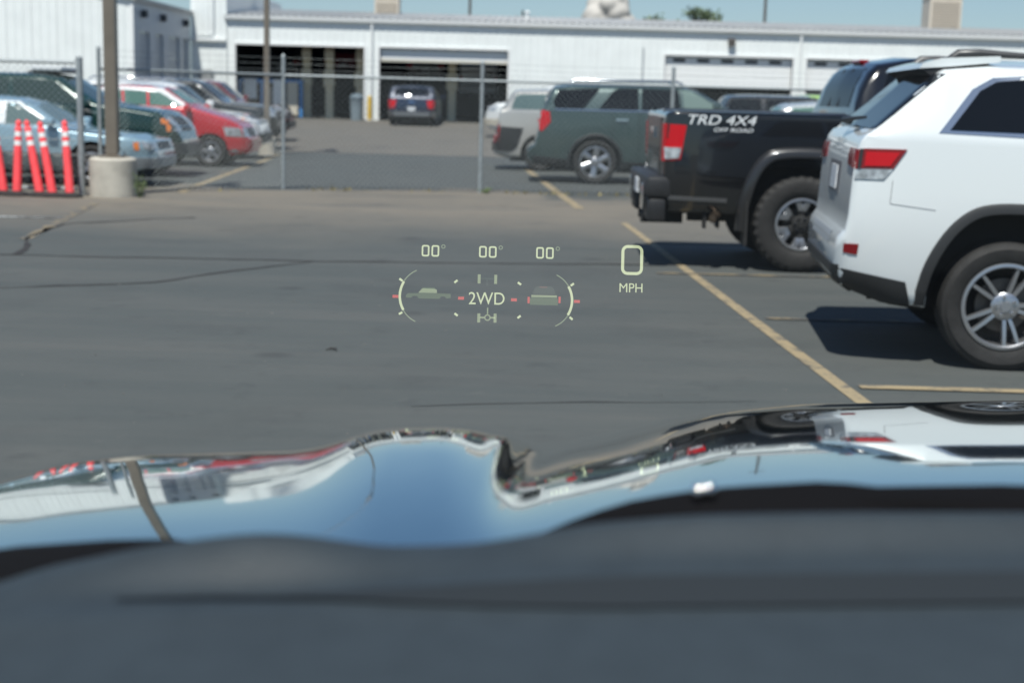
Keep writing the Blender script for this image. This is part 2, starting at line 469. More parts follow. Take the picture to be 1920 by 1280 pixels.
obj('base', bm, CONC, t, 40)

# white raised van box and other raised cars are built with the vehicles below

# taller wall block and side building on the left
blk = thing('wall_block', 'plain tall white metal wall block between the garage and the left workshop', 'building', (-13.2, BY, BZ))
def KO(name, bm, m, **k):
    o = obj(name, bm, m, blk, **k); o.location = (13.2, -BY, -BZ); return o
for k in range(2):
    o = siding('wall_panel', blk, -13.88 + .76 * k, -13.88 + .76 * (k + 1), BZ - .1, 5.9, BY - .06); o.location = (13.2, -BY, -BZ)
KO('wall_core', boxm((-13.88, BY - .055, BZ - .3), (-12.362, 76, 5.9)), WHITE2)
KO('gutter', boxm((-13.88, BY - .22, 3.52), (-12.40, BY - .10, 3.62), .01), WHITE2)
KO('conduit', tube(nb(), [(-12.9, BY - .12, 5.9), (-12.9, BY - .12, 3.9), (-13.0, BY - .12, 3.8), (-13.8, BY - .12, 3.78)], .025, 6), GREYW)
KO('meter_box', boxm((-13.55, BY - .26, 1.75), (-12.95, BY - .10, 2.35), .02), mat('meter_grey', (.30, .31, .31), .5))
KO('meter_box', boxm((-13.35, BY - .24, 1.30), (-13.0, BY - .10, 1.74), .02), mat('meter_dark', (.12, .12, .13), .5))

wsx, wsy = -13.9, 52.8
lw = thing('workshop_building', 'white metal workshop at left with shaded grey side doors', 'building', (wsx - 6, wsy, gz(wsy)))
def LO(name, bm, m, **k):
    o = obj(name, bm, m, lw, **k); o.location = (-(wsx - 6), -wsy, -gz(wsy)); return o
for k in range(14):
    xa = wsx - .91 * (k + 1)
    o = siding('wall_panel', lw, xa, xa + .91, .2, 4.66 + .0 + .18 * min(k + .5, 7), wsy); o.location = (-(wsx - 6), -wsy, -gz(wsy))
bm = nb(); prism(bm, [(wsx - 12.74, .1), (wsx - .004, .1), (wsx - .004, 4.66), (wsx - 6.4, 5.9), (wsx - 12.74, 4.66)], wsy + .006, wsy + .2); LO('gable_core', bm, WHITE2)
SIDEM = mat('side_wall_shade', (.50, .53, .56), .5, noise=.06)  # shade of the white side wall put into its colour as grey
sd = [(53.6, 55.2), (56.0, 57.3), (58.1, 60.0), (60.5, 61.4)]
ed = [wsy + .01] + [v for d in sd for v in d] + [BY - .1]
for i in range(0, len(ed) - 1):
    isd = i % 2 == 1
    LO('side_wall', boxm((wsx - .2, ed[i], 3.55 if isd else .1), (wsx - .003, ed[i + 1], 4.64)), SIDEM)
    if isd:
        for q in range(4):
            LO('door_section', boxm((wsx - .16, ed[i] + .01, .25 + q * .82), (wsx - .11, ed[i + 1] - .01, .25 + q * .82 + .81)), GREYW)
LO('corner_trim', boxm((wsx - .12, wsy - .04, .1), (wsx + .02, wsy + .008, 4.7)), WHITE2)
bm = nb(); prism(bm, [(wsx + .14, 4.60), (wsx + .14, 4.74), (wsx - 6.4, 6.02), (wsx - 12.9, 4.74), (wsx - 12.9, 4.60), (wsx - 6.4, 5.88)], wsy - .15, BY + 6); LO('roof', bm, ROOFG)
for y_ in (53.9, 56.8, 60.6):
    LO('flood_lamp', box(nb(), (wsx - .0, y_, 4.05), (wsx + .22, y_ + .22, 4.32), .03), mat('flood_dark', (.05, .055, .06), .5))

# roof-top units
def hvac(name, label, x0, x1, y0, y1, z0, z1):
    t = thing(name, label, 'air conditioner', ((x0 + x1) / 2, (y0 + y1) / 2, z0))
    w, d, h = (x1 - x0) / 2, (y1 - y0) / 2, z1 - z0
    TAN = mat('unit_tan', (.56, .50, .42), .55, noise=.08)
    obj('cabinet', boxm((-w, -d, 0), (w, d, h), .02), TAN, t)
    obj('lid', boxm((-w - .03, -d - .03, h + .002), (w + .03, d + .03, h + .06), .01), TAN, t)
    n = max(4, int(h / .13))
    for k in range(n):
        z = .10 + k * (h - .2) / n
        bm = nb(); prism(bm, [(-d - .03, z), (-d - .002, z + .05), (-d - .002, z + .07), (-d - .035, z + .02)], -w * .85, w * .85, 'x'); obj('louvre', bm, mat('unit_tan_dark', (.36, .31, .25), .6), t)
hvac('rooftop_unit', 'tall tan louvred cooler box on the roof above the white SUV', 19.1, 20.6, 69, 70.4, 5.2, 6.62)
hvac('rooftop_unit', 'small tan cooler box on the roof above the right open bay', -6.9, -5.75, 69.4, 70.6, 5.22, 5.92)
hvac('rooftop_unit', 'tan cooler box on the roof above the left open bay', -13.2, -12.1, 67.2, 68.3, 5.9, 6.4)
t = thing('vent_pipe', 'small white roof vent on the garage roof', 'vent', (.3, 68, 5.05))
obj('pipe', tube(nb(), [(0, 0, 0), (0, 0, .35)], .08), WHITE2, t, 40); obj('cap', tube(nb(), [(0, 0, .352), (0, 0, .42)], [.15, .04]), WHITE2, t, 40)
for lb, x, y, h in (('thin dark utility pole above the roof left of the white cloud', -4.5, 130, 10.6), ('thin dark utility pole right of the treetop above the roof', 21.5, 130, 14), ('short distant pole left of the cloud above the roof', .2, 150, 9.8)):
    t = thing('utility_pole', lb, 'pole', (x, y, .41))
    obj('shaft', tube(nb(), [(0, 0, 0), (0, 0, h)], [.16, .11], 10), mat('pole_wood', (.10, .08, .065), .8), t, 40)
    obj('cross_arm', boxm((-.8, -.06, h - .7), (.8, .06, h - .58)), mat('pole_wood', ()), t)
    for sx in (-.7, 0, .7): obj('insulator', tube(nb(), [(sx, 0, h - .578), (sx, 0, h - .42)], .04, 6), mat('insulator', (.3, .3, .3), .3), t)

# distant treetops behind the building
def tree(label, x, y, h, cr, n=1400):
    t = thing('tree', label, 'tree', (x, y, .4), 0, 'treetops behind the garage')
    BARK = mat('bark', (.07, .055, .04), .9); LEAF = mat('leaves', (.085, .12, .06), .6, noise=.5, nscale=1.2)
    bm = nb(); tube(bm, [(0, 0, 0), (.1, 0, h * .5), (0, .1, h * .8)], [.28, .2, .08], 8)
    for k in range(6):
        a = k * 1.05; tube(bm, [(.05, 0, h * (.45 + .05 * k)), (math.cos(a) * cr * .6, math.sin(a) * cr * .6, h * (.62 + .05 * k))], [.1, .03], 6)
    obj('trunk', bm, BARK, t, 40)
    bm = nb(); cl = [(random.gauss(0, cr * .45), random.gauss(0, cr * .45), h * random.uniform(.6, .98)) for _ in range(22)]
    for _ in range(n):
        c = random.choice(cl); p = Vector(c) + Vector((random.gauss(0, 1), random.gauss(0, 1), random.gauss(0, .8))) * cr * .2
        u = Vector((random.gauss(0, 1), random.gauss(0, 1), random.gauss(0, 1))).normalized(); v = u.orthogonal().normalized(); s = random.uniform(.12, .28)
        bm.faces.new([bm.verts.new(p + u * s), bm.verts.new(p + v * s * .6), bm.verts.new(p - u * s), bm.verts.new(p - v * s * .6)])
    obj('crown', bm, LEAF, t)
tree('dark green treetop showing above the roof left of the right utility pole', 15.7, 126, 8.9, 1.5)
tree('low treetop just clearing the roofline beside the larger treetop', 11.8, 128, 8.3, 1.2)

# cumulus cloud
def cloud(label, x, y, z, sx, sz, seed):
    rr = random.Random(seed); bm = nb()
    for k in range(90):
        u = rr.uniform(-1, 1); hgt = (1 - u * u) * rr.uniform(.1, 1)
        r_ = sx * rr.uniform(.14, .30)
        if k < 16: u *= .75; hgt = rr.uniform(.1, .75) * (1 - u * u); r_ = sx * .40
        mtx = Matrix.Translation((u * sx * .62, rr.uniform(-.5, .5) * sx, hgt * sz)) @ Matrix.Scale(r_, 4)
        bmesh.ops.create_icosphere(bm, subdivisions=3, radius=1, matrix=mtx)
    for v in bm.verts:
        v.co += Vector((rr.gauss(0, 1), rr.gauss(0, 1), rr.gauss(0, 1))) * sx * .012
    m = mat('cloud_white', (.50, .475, .44), 1.0, spec=0.)
    o = obj('cloud', bm, m, None, 180, (x, y, z)); tag(o, label, 'cloud', 'cumulus clouds')
    md = o.modifiers.new('r', 'REMESH'); md.mode = 'VOXEL'; md.voxel_size = sx * .04; md.use_smooth_shade = True
    sm = o.modifiers.new('s', 'SMOOTH'); sm.iterations = 14; sm.factor = .6
    return o
cloud('pale cumulus cloud peeking over the middle of the garage roof', 108, 1800, 80, 40, 66, 3)

# ---------------------------------------------------------------- chain link fence
fence = thing('chain_link_fence', 'galvanised chain link fence with barbed wire across the lot', 'fence', (0, 23.4, 0))
def FO(name, bm, m, **k):
    o = obj(name, bm, m, fence, **k); o.location = (0, -23.4, 0); return o
FP = [(-6.02, 20.95), (-3.72, 23.08), (-.59, 23.5), (2.50, 23.72), (5.6, 23.95), (8.7, 24.2), (11.8, 24.4), (14.9, 24.65), (18, 24.9), (21.1, 25.1)]
for i, p in enumerate(FP):
    r = .031
    FO('post', tube(nb(), [(*p, 0), (*p, 2.08)], r, 10), GALV, smooth=40)
    FO('post_cap', tube(nb(), [(*p, 2.082), (*p, 2.12)], [r * 1.15, .012], 10), GALV, smooth=40)
for a, b in zip(FP, FP[1:]):
    FO('top_rail', tube(nb(), [(*a, 1.79), (*b, 1.79)], .021, 8), GALV, smooth=40)
    for z in (1.88, 1.97, 2.06):
        bm = nb(); mid = ((a[0] + b[0]) / 2, (a[1] + b[1]) / 2, z - .015)
        tube(bm, [(*a, z), mid, (*b, z)], .002, 4)
        n = 20
        for k in range(n):
            f = (k + .5) / n; c = Vector((a[0] + (b[0] - a[0]) * f, a[1] + (b[1] - a[1]) * f, z - .012)); u = random.uniform(0, 3)
            tube(bm, [c + Vector((0, .02 * math.cos(u), .02 * math.sin(u))), c - Vector((0, .02 * math.cos(u), .02 * math.sin(u)))], .002, 3)
        FO('barbed_wire', bm, WIRE)
def mesh_fabric(a, b, z0, z1, pitch=.095, r=.0028):
    bm = nb(); L = math.hypot(b[0] - a[0], b[1] - a[1]); H = z1 - z0
    ux, uy = (b[0] - a[0]) / L, (b[1] - a[1]) / L
    def P(s, z, o): return (a[0] + ux * s - uy * o, a[1] + uy * s + ux * o, z)
    s = -H
    while s < L:
        for sg, o in ((1, .003), (-1, -.003)):
            s0, s1 = s, s + H; za, zb = (z0, z1) if sg > 0 else (z1, z0)
            c0, c1 = max(s0, 0), min(s1, L)
            if c1 - c0 > .02:
                f0, f1 = (c0 - s0) / H, (c1 - s0) / H
                tube(bm, [P(c0, za + (zb - za) * f0, o), P(c1, za + (zb - za) * f1, o)], r, 3, cap=False)
        s += pitch
    s = 0.
    while s < L:                                            # twisted knuckles along the top
        tube(bm, [P(s, z1 - .02, .0), P(s + .018, z1 + .035, .0)], r * 1.6, 3, cap=False); s += pitch
    return bm
for a, b in zip(FP, FP[1:]):
    kind(FO('mesh_fabric', mesh_fabric(a, b, .04, 1.80), WIRE), 'stuff')

gate = thing('sliding_gate', 'galvanised chain link gate leaf behind the leaning red delineator posts', 'gate', (-6.2, 20.62, 0))
def GO(name, bm, m, **k):
    o = obj(name, bm, m, gate, **k); o.location = (6.2, -20.62, 0); return o
GO('post', tube(nb(), [(-6.2, 20.62, 0), (-6.2, 20.62, 1.92)], .048, 12), GALV, smooth=40)
GO('post_cap', tube(nb(), [(-6.2, 20.62, 1.922), (-6.2, 20.62, 1.96)], [.055, .02], 12), GALV, smooth=40)
ga, gb = (-11.2, 20.55), (-6.27, 20.62)
for z in (.09, 1.86): GO('rail', tube(nb(), [(*ga, z), (*gb, z)], .024, 8), GALV, smooth=40)
GO('end_bar', tube(nb(), [(*ga, .09), (*ga, 1.86)], .024, 8), GALV, smooth=40)
for z in (.78, .98, .55): GO('tension_wire', tube(nb(), [(*ga, z + .02), (*gb, z)], .005, 4), WIRE)
kind(GO('mesh_fabric', mesh_fabric(ga, gb, .06, 1.86), WIRE), 'stuff')

# ---------------------------------------------------------------- lamp posts
def lamp_post(label, x, y, bw, bh, pw, h):
    t = thing('light_pole', label, 'street lamp', (x, y, gz(y)), 0, 'parking lot light poles')
    POLE = mat('pole_bronze', (.20, .17, .135), .4, metal=.3, noise=.1, nscale=3)
    CB = bpy.data.materials.get('pole_base_concrete') or mat('pole_base_concrete', (.44, .41, .35), .85, noise=.14, nscale=4, bump=.4, bscale=25)
    bm = nb(); rg = lathe(bm, [(bw / 2, -.02), (bw / 2, bh - .03), (bw / 2 - .03, bh)], 40); bm.faces.new(rg[0]); bm.faces.new(rg[-1])
    obj('concrete_base', bm, CB, t, 40)
    obj('base_plate', boxm((-pw * .95, -pw * .95, bh + .001), (pw * .95, pw * .95, bh + .03), .006), POLE, t)
    for sx in (-1, 1):
        for sy in (-1, 1): obj('anchor_bolt', tube(nb(), [(sx * pw * .75, sy * pw * .75, bh + .031), (sx * pw * .75, sy * pw * .75, bh + .075)], .014, 6), GALV, t)
    bm = nb(); box(bm, (-pw / 2, -pw / 2, bh + .032), (pw / 2, pw / 2, h), .012)
    obj('shaft', bm, POLE, t)
    obj('arm', boxm((-.04, -pw / 2 - .5, h - .22), (.04, -pw / 2 - .002, h - .12)), POLE, t)
    hd = obj('lamp_head', boxm((-.22, -pw / 2 - 1.1, h - .28), (.22, -pw / 2 - .502, h - .08), .03), POLE, t)
    obj('lens', boxm((-.17, -pw / 2 - 1.05, h - .292), (.17, -pw / 2 - .55, h - .282)), PLATE, hd)
lamp_post('bronze light pole on a concrete block beside the gate post', -5.75, 20.62, .66, .55, .17, 7.6)
lamp_post('distant bronze light pole on a small concrete block near the red hatchback', -6.05, 35.1, .42, .44, .125, 8.2)

# ---------------------------------------------------------------- red delineator posts
DRED = mat('delineator_red', (.93, .078, .088), .55, noise=.10, nscale=9)
DWH = mat('delineator_white', (.80, .78, .76), .45)
def delineator(label, b, tp):
    t = thing('delineator_post', label, 'traffic post', (b[0], b[1], 0), 0, 'red delineator posts at the gate')
    ax = Vector((tp[0] - b[0], tp[1] - b[1], tp[2] - .05)); Ln = ax.length; q = ax.normalized()
    o3 = Vector((0, 0, .05))
    def ring(h0, h1, r0, r1, m, nm):
        obj(nm, tube(nb(), [o3 + q * h0, o3 + q * h1], [r0, r1], 14), m, t, 40)
    ring(0, Ln * .66, .062, .052, DRED, 'tube')
    ring(Ln * .662, Ln * .73, .0525, .051, DWH, 'reflective_band')
    ring(Ln * .732, Ln * .79, .050, .049, DRED, 'tube')
    ring(Ln * .792, Ln * .86, .050, .048, DWH, 'reflective_band')
    bm = nb(); tube(bm, [o3 + q * Ln * .862, o3 + q * Ln * .92, o3 + q * Ln * .94, o3 + q * Ln * .97, o3 + q * Ln * 1.0, o3 + q * Ln * 1.03], [.047, .045, .03, .042, .036, .01], 14)
    obj('handle_top', bm, DRED, t, 40)
    bm = nb(); rg = lathe(bm, [(.02, 0), (.17, .0), (.19, .02), (.15, .045), (.07, .062), (.0655, .07)], 8); bm.faces.new(rg[0]); bm.faces.new(rg[-1])
    obj('rubber_base', bm, RUBBER, t)
DL = [('red delineator post cut by the left picture edge', (-7.20, 20.28), (-7.36, 20.42, 1.0)), ('upright red delineator post second from the left edge', (-6.99, 20.22), (-6.99, 20.36, 1.02)),
      ('red delineator post leaning left against its upright neighbour', (-6.68, 20.24), (-6.89, 20.40, 1.02)), ('leaning red delineator post between two other leaning posts', (-6.49, 20.20), (-6.69, 20.36, 1.01)),
      ('red delineator post nearest the gate post, leaning slightly', (-6.25, 20.22), (-6.36, 20.40, 1.03))]
for a in DL: delineator(*a)

# weeds and litter along the fence foot
bm = nb(); DRY = mat('dry_weeds', (.22, .18, .07), .8, noise=.4, nscale=6)
for _ in range(900):
    s = random.random() * 8.5; i = min(int(s), 7); f = s - i
    x = FP[i][0] + (FP[i + 1][0] - FP[i][0]) * f; y = FP[i][1] + (FP[i + 1][1] - FP[i][1]) * f + random.gauss(-.05, .12)
    if math.sin(x * 1.7) + math.sin(x * 4.1 + 1) < random.uniform(-.5, 1.4): continue
    a = random.uniform(0, 6.28); h = random.uniform(.01, .07) * (1.8 if random.random() < .12 else 1); w = random.uniform(.008, .025)
    p = Vector((x, y, .004)); d = Vector((math.cos(a), math.sin(a), 0))
    bm.faces.new([bm.verts.new(p - d * w), bm.verts.new(p + d * w), bm.verts.new(p + Vector((random.gauss(0, .03), random.gauss(0, .03), h)))])
kind(tag(obj('weeds', bm, DRY), 'dry weeds and leaf litter along the foot of the fence', 'weeds'), 'stuff')
def weed(label, x, y, h, n):
    t = thing('weed', label, 'plant', (x, y, 0)); bm = nb(); bs = nb()
    for k in range(n):
        a = random.uniform(0, 6.28); l_ = random.uniform(.5, 1) * h; b = Vector((random.gauss(0, .02), random.gauss(0, .02), 0)); e = b + Vector((math.cos(a) * .09, math.sin(a) * .09, l_))
        tube(bs, [b, e], [.004, .002], 3)
        for j in range(6):
            f = .2 + .8 * j / 6; c = b.lerp(e, f); u = Vector((random.gauss(0, 1), random.gauss(0, 1), random.gauss(0, .5))).normalized() * .035; v = u.orthogonal().normalized() * .012
            bm.faces.new([bm.verts.new(c), bm.verts.new(c + u * .5 + v), bm.verts.new(c + u), bm.verts.new(c + u * .5 - v)])
    obj('stem', bs, mat('stem_green', (.10, .13, .04), .7), t); obj('foliage', bm, mat('weed_green', (.09, .13, .035), .6, noise=.3, nscale=9), t)
weed('green weed growing at the right foot of the concrete pole base', -5.34, 20.5, .38, 14)
weed('low weed at the foot of the fence post in the middle', -.5, 23.35, .10, 8)
bm = nb()                                             # loose grit
for _ in range(220):
    x, y = random.uniform(-5, 2.2), random.uniform(5, 22); r_ = random.uniform(.002, .006)
    bmesh.ops.create_icosphere(bm, subdivisions=1, radius=r_, matrix=Matrix.Translation((x, y, r_ * .5)) @ Matrix.Diagonal((random.uniform(.7, 1.5), random.uniform(.7, 1.5), .7, 1)))
kind(tag(obj('gravel', bm, mat('grit', (.17, .16, .145), .9, noise=.5, nscale=2)), 'loose grit scattered over the asphalt', 'gravel'), 'stuff')
# a dead twig on the near asphalt
bm = nb(); tube(bm, [(-1.13, 8.62, .006), (-1.10, 8.64, .014), (-1.075, 8.63, .010), (-1.06, 8.60, .006)], [.003, .007, .005, .002], 5); tube(bm, [(-1.09, 8.64, .012), (-1.07, 8.68, .008)], [.004, .002], 4)
tag(obj('twig', bm, mat('twig_dark', (.02, .018, .016), .8), None, 60), 'small dark twig lying on the near asphalt', 'twig')

# ---------------------------------------------------------------- vehicles
def round_profile(ctrl, radii, seg=4):
    """open polyline with rounded interior corners, constant point count"""
    out = [Vector(ctrl[0])]
    for i in range(1, len(ctrl) - 1):
        p, a, b = Vector(ctrl[i]), Vector(ctrl[i - 1]), Vector(ctrl[i + 1])
        la, lb = (a - p).length, (b - p).length
        r = min(radii[i], la * .48, lb * .48)
        p0 = p + (a - p).normalized() * r if la > 1e-6 else p; p1 = p + (b - p).normalized() * r if lb > 1e-6 else p
        for k in range(seg + 1):
            t = k / seg; out.append(p0 * (1 - t) ** 2 + p * 2 * t * (1 - t) + p1 * t * t)
    out.append(Vector(ctrl[-1]))
    return out

def body_loft(sp):
    L = sp['L']
    xs = {0., L}
    for k in ('zt', 'zs', 'zb', 'plan', 'tw'): xs |= {round(p[0], 4) for p in sp[k]}
    xs |= {round(L * i / 48, 4) for i in range(49)}
    for q in (.015, .04, .08, .14): xs |= {q, round(L - q, 4)}
    xs = sorted(x for x in xs if 0 <= x <= L)
    s2 = [xs[0]]
    for x in xs[1:]:
        if x - s2[-1] > .006: s2.append(x)
    bm = nb(); rings = []
    crk = sp.get('crown', .05)
    for x in s2:
        zb, zs, zt, w, tw = (lerpk(sp[k], x) for k in ('zb', 'zs', 'zt', 'plan', 'tw'))
        cr = lerpk(crk, x) if isinstance(crk, list) else crk
        ze = zt - cr
        if ze < zs + .006: zs = min(zs, zt - .012); ze = min(zt - .004, zs + .006); tw = max(.05, min(tw, .10))
        zs = max(zs, zb + .05); ze = max(ze, zs + .004); zt = max(zt, ze + .003)
        zm = min(lerpk(sp.get('zm', [(0, .78)]), x), zs - .04); zm = max(zm, zb + .03)
        bulge = sp.get('bulge', .018)
        ctrl = [(0, zb), (w - .07, zb), (w, zm), (w - bulge, zs), (w - tw, ze), (0, zt)]
        prof = round_profile(ctrl, [0, .10, .25, sp.get('rs', .03), (lerpk(sp['rr'], x) if isinstance(sp.get('rr'), list) else sp.get('rr', .14)), 0])
        full = [(p.x, p.y) for p in prof] + [(-p.x, p.y) for p in prof[::-1][1:-1]]
        rings.append([bm.verts.new((x, y, z)) for y, z in full])
    n = len(rings[0])
    for i in range(len(rings) - 1):
        for k in range(n): bm.faces.new((rings[i][k], rings[i][(k + 1) % n], rings[i + 1][(k + 1) % n], rings[i + 1][k]))
    bm.faces.new(rings[0][::-1]); bm.faces.new(rings[-1])
    bmesh.ops.recalc_face_normals(bm, faces=bm.faces)
    return bm

def chaikin(p, n=2):
    for _ in range(n):
        q = [p[0]]
        for a, b in zip(p, p[1:]): q += [(a[0] * .75 + b[0] * .25, a[1] * .75 + b[1] * .25), (a[0] * .25 + b[0] * .75, a[1] * .25 + b[1] * .75)]
        p = q + [p[-1]]
    return p

def arch_poly(Ra, n=18, flat=None):
    if flat: return flat
    return [(Ra * math.cos(math.pi * k / n), Ra * math.sin(math.pi * k / n)) for k in range(n + 1)][::-1] + [(Ra, -.6), (-Ra, -.6)]

class Car:
    def __init__(s, name, label, cat, loc, rz, sp, paint_m, group=None):
        s.sp = sp; s.root = thing(name, label, cat, loc, rz, group); s.paint = paint_m
        bm = body_loft(sp)
        s.bvh = BVHTree.FromBMesh(bm)
        W = max(p[1] for p in sp['plan']); s.W = W
        me = mesh_of(bm, [paint_m, DARK])
        tmp = bpy.data.objects.new('tmp', me); COL.objects.link(tmp)
        cb = nb()
        for ax, hz in sp.get('axles', []):
            poly = [(ax + a, hz + b) for a, b in sp['arch']]
            for sg in (-1, 1):
                lo, hi = sorted((sg * (W - .34), sg * (W + .2)))
                prism(cb, poly, lo, hi, 'y', 1)
        for a, b in sp.get('cuts', []): box(cb, a, b, 0, 0)
        if cb.verts:
            cme = mesh_of(cb, [paint_m, DARK]); cut = bpy.data.objects.new('cut', cme); COL.objects.link(cut)
            md = tmp.modifiers.new('b', 'BOOLEAN'); md.operation = 'DIFFERENCE'; md.solver = 'EXACT'; md.object = cut
            bpy.context.view_layer.update()
            me2 = bpy.data.meshes.new_from_object(tmp.evaluated_get(bpy.context.evaluated_depsgraph_get()))
            bpy.data.objects.remove(tmp); bpy.data.objects.remove(cut); me = me2
        else: bpy.data.objects.remove(tmp)
        me.materials.clear(); me.materials.append(paint_m); me.materials.append(DARK)
        for p in me.polygons:
            p.use_smooth = True
            c = p.center; p.material_index = 0
            if p.normal.z < -.75 and c.z < .7: p.material_index = 1
            for ax, hz in sp.get('axles', []):
                if abs(c.x - ax) < sp['archR'] + .05 and abs(c.z - hz) < sp['archR'] + .25 and (abs(p.normal.y) < .45 or abs(c.y) < W - .25) and abs(c.y) > W - .36: p.material_index = 1
        me.set_sharp_from_angle(angle=R(38))
        s.body = obj('body', me, None, s.root)

    def ray(s, view, a, b):
        if view in 'RL':
            sg = -1 if view == 'R' else 1
            h = s.bvh.ray_cast(Vector((a, sg * 3, b)), Vector((0, -sg, 0)))
            o = Vector((0, sg, 0)); miss = Vector((a, sg * s.W, b))
        elif view == 'B':
            h = s.bvh.ray_cast(Vector((-2, a, b)), Vector((1, 0, 0))); o = Vector((-1, 0, 0)); miss = Vector((0, a, b))
        elif view == 'F':
            h = s.bvh.ray_cast(Vector((s.sp['L'] + 2, a, b)), Vector((-1, 0, 0))); o = Vector((1, 0, 0)); miss = Vector((s.sp['L'], a, b))
        else:
            h = s.bvh.ray_cast(Vector((a, b, 4)), Vector((0, 0, -1))); o = Vector((0, 0, 1)); miss = Vector((a, b, 1))
        if h[0] is None:
            q = s.bvh.find_nearest(miss); return (q[0] if q[0] is not None else miss), o
        nn = h[1] if h[1].dot(o) > 0 else -h[1]
        return h[0], (nn + o * .3).normalized()

    def panel(s, name, poly, view, m, off=.004, thick=.02, grid=.07, parent=None, smooth=40):
        bm = nb()
        f = bm.faces.new([bm.verts.new((p[0], p[1], 0)) for p in poly])
        for ax in (0, 1):
            lo, hi = min(p[ax] for p in poly), max(p[ax] for p in poly)
            k = math.floor(lo / grid) + 1
            while k * grid < hi - 1e-4:
                nrm = [0, 0, 0]; nrm[ax] = 1; co = [0, 0, 0]; co[ax] = k * grid
                bmesh.ops.bisect_plane(bm, geom=bm.verts[:] + bm.edges[:] + bm.faces[:], plane_co=co, plane_no=nrm, dist=1e-5); k += 1
        bnd = [e for e in bm.edges if len(e.link_faces) == 1]
        nr = {}
        for v in bm.verts:
            p, nn = s.ray(view, v.co.x, v.co.y); v.co = p + nn * off; nr[v] = nn
        mp = {}
        for e in bnd:
            for v in e.verts:
                if v not in mp: mp[v] = bm.verts.new(v.co - nr[v] * thick)
        for e in bnd:
            a, b = e.verts; bm.faces.new((a, b, mp[b], mp[a]))
        return obj(name, bm, m, parent or s.root, smooth)

    def both(s, name, poly, m, **k):
        return [s.panel(name, poly, v, m, **k) for v in 'RL']

    def bar(s, name, pts, view, rad, m, off=.0, flat=(1, 1), parent=None):
        q = []
        for a, b in pts:
            p, nn = s.ray(view, a, b); q.append(p + nn * off)
        return obj(name, tube(nb(), q, rad, 6, flat=flat), m, parent or s.root, 50)

    def flare(s, ax, hz, inner, width, proud, m, name='wheel_arch_flare'):
        for sg, view in ((-1, 'R'), (1, 'L')):
            bm = nb(); rows = []
            for a, b in inner:
                d = Vector((a, max(b, .0) + .02, 0)).normalized()
                ix, iz = ax + a, hz + b; ox, oz = ax + a + d.x * width, hz + b + d.y * width
                po, _ = s.ray(view, ox, oz); y0 = po.y
                ym = y0 + sg * proud
                rows.append([bm.verts.new(q) for q in ((ox, y0 - sg * .02, oz), (ox - d.x * .012, y0 + sg * proud * .7, oz - d.y * .012), ((ix * .4 + ox * .6), ym, (iz * .4 + oz * .6)), (ix + d.x * .008, ym, iz + d.y * .008), (ix, ym - sg * .02, iz), (ix, y0 - sg * .10, iz))])
            for r0, r1 in zip(rows, rows[1:]):
                for k in range(5): bm.faces.new((r0[k], r0[k + 1], r1[k + 1], r1[k]))
            obj(name, bm, m, s.root, 45)

    def wheels(s, wr, ww, tr, style, m=None):
        tyre, rim = wheel_mesh(wr, ww, tr, style)
        for ax, hz in s.sp['axles']:
            for sg in (-1, 1):
                w = bpy.data.objects.new('wheel', None); w.empty_display_size = .1; link(w, s.root)
                w.location = (ax, sg * (s.W - s.sp.get('inset', .05) - ww / 2), wr)
                w.rotation_euler = (0, random.uniform(0, 1), 0) if sg < 0 else (0, random.uniform(0, 1), math.pi)
                for n_, me in (('tyre', tyre), ('rim', rim)):
                    link(bpy.data.objects.new(n_, me), w)

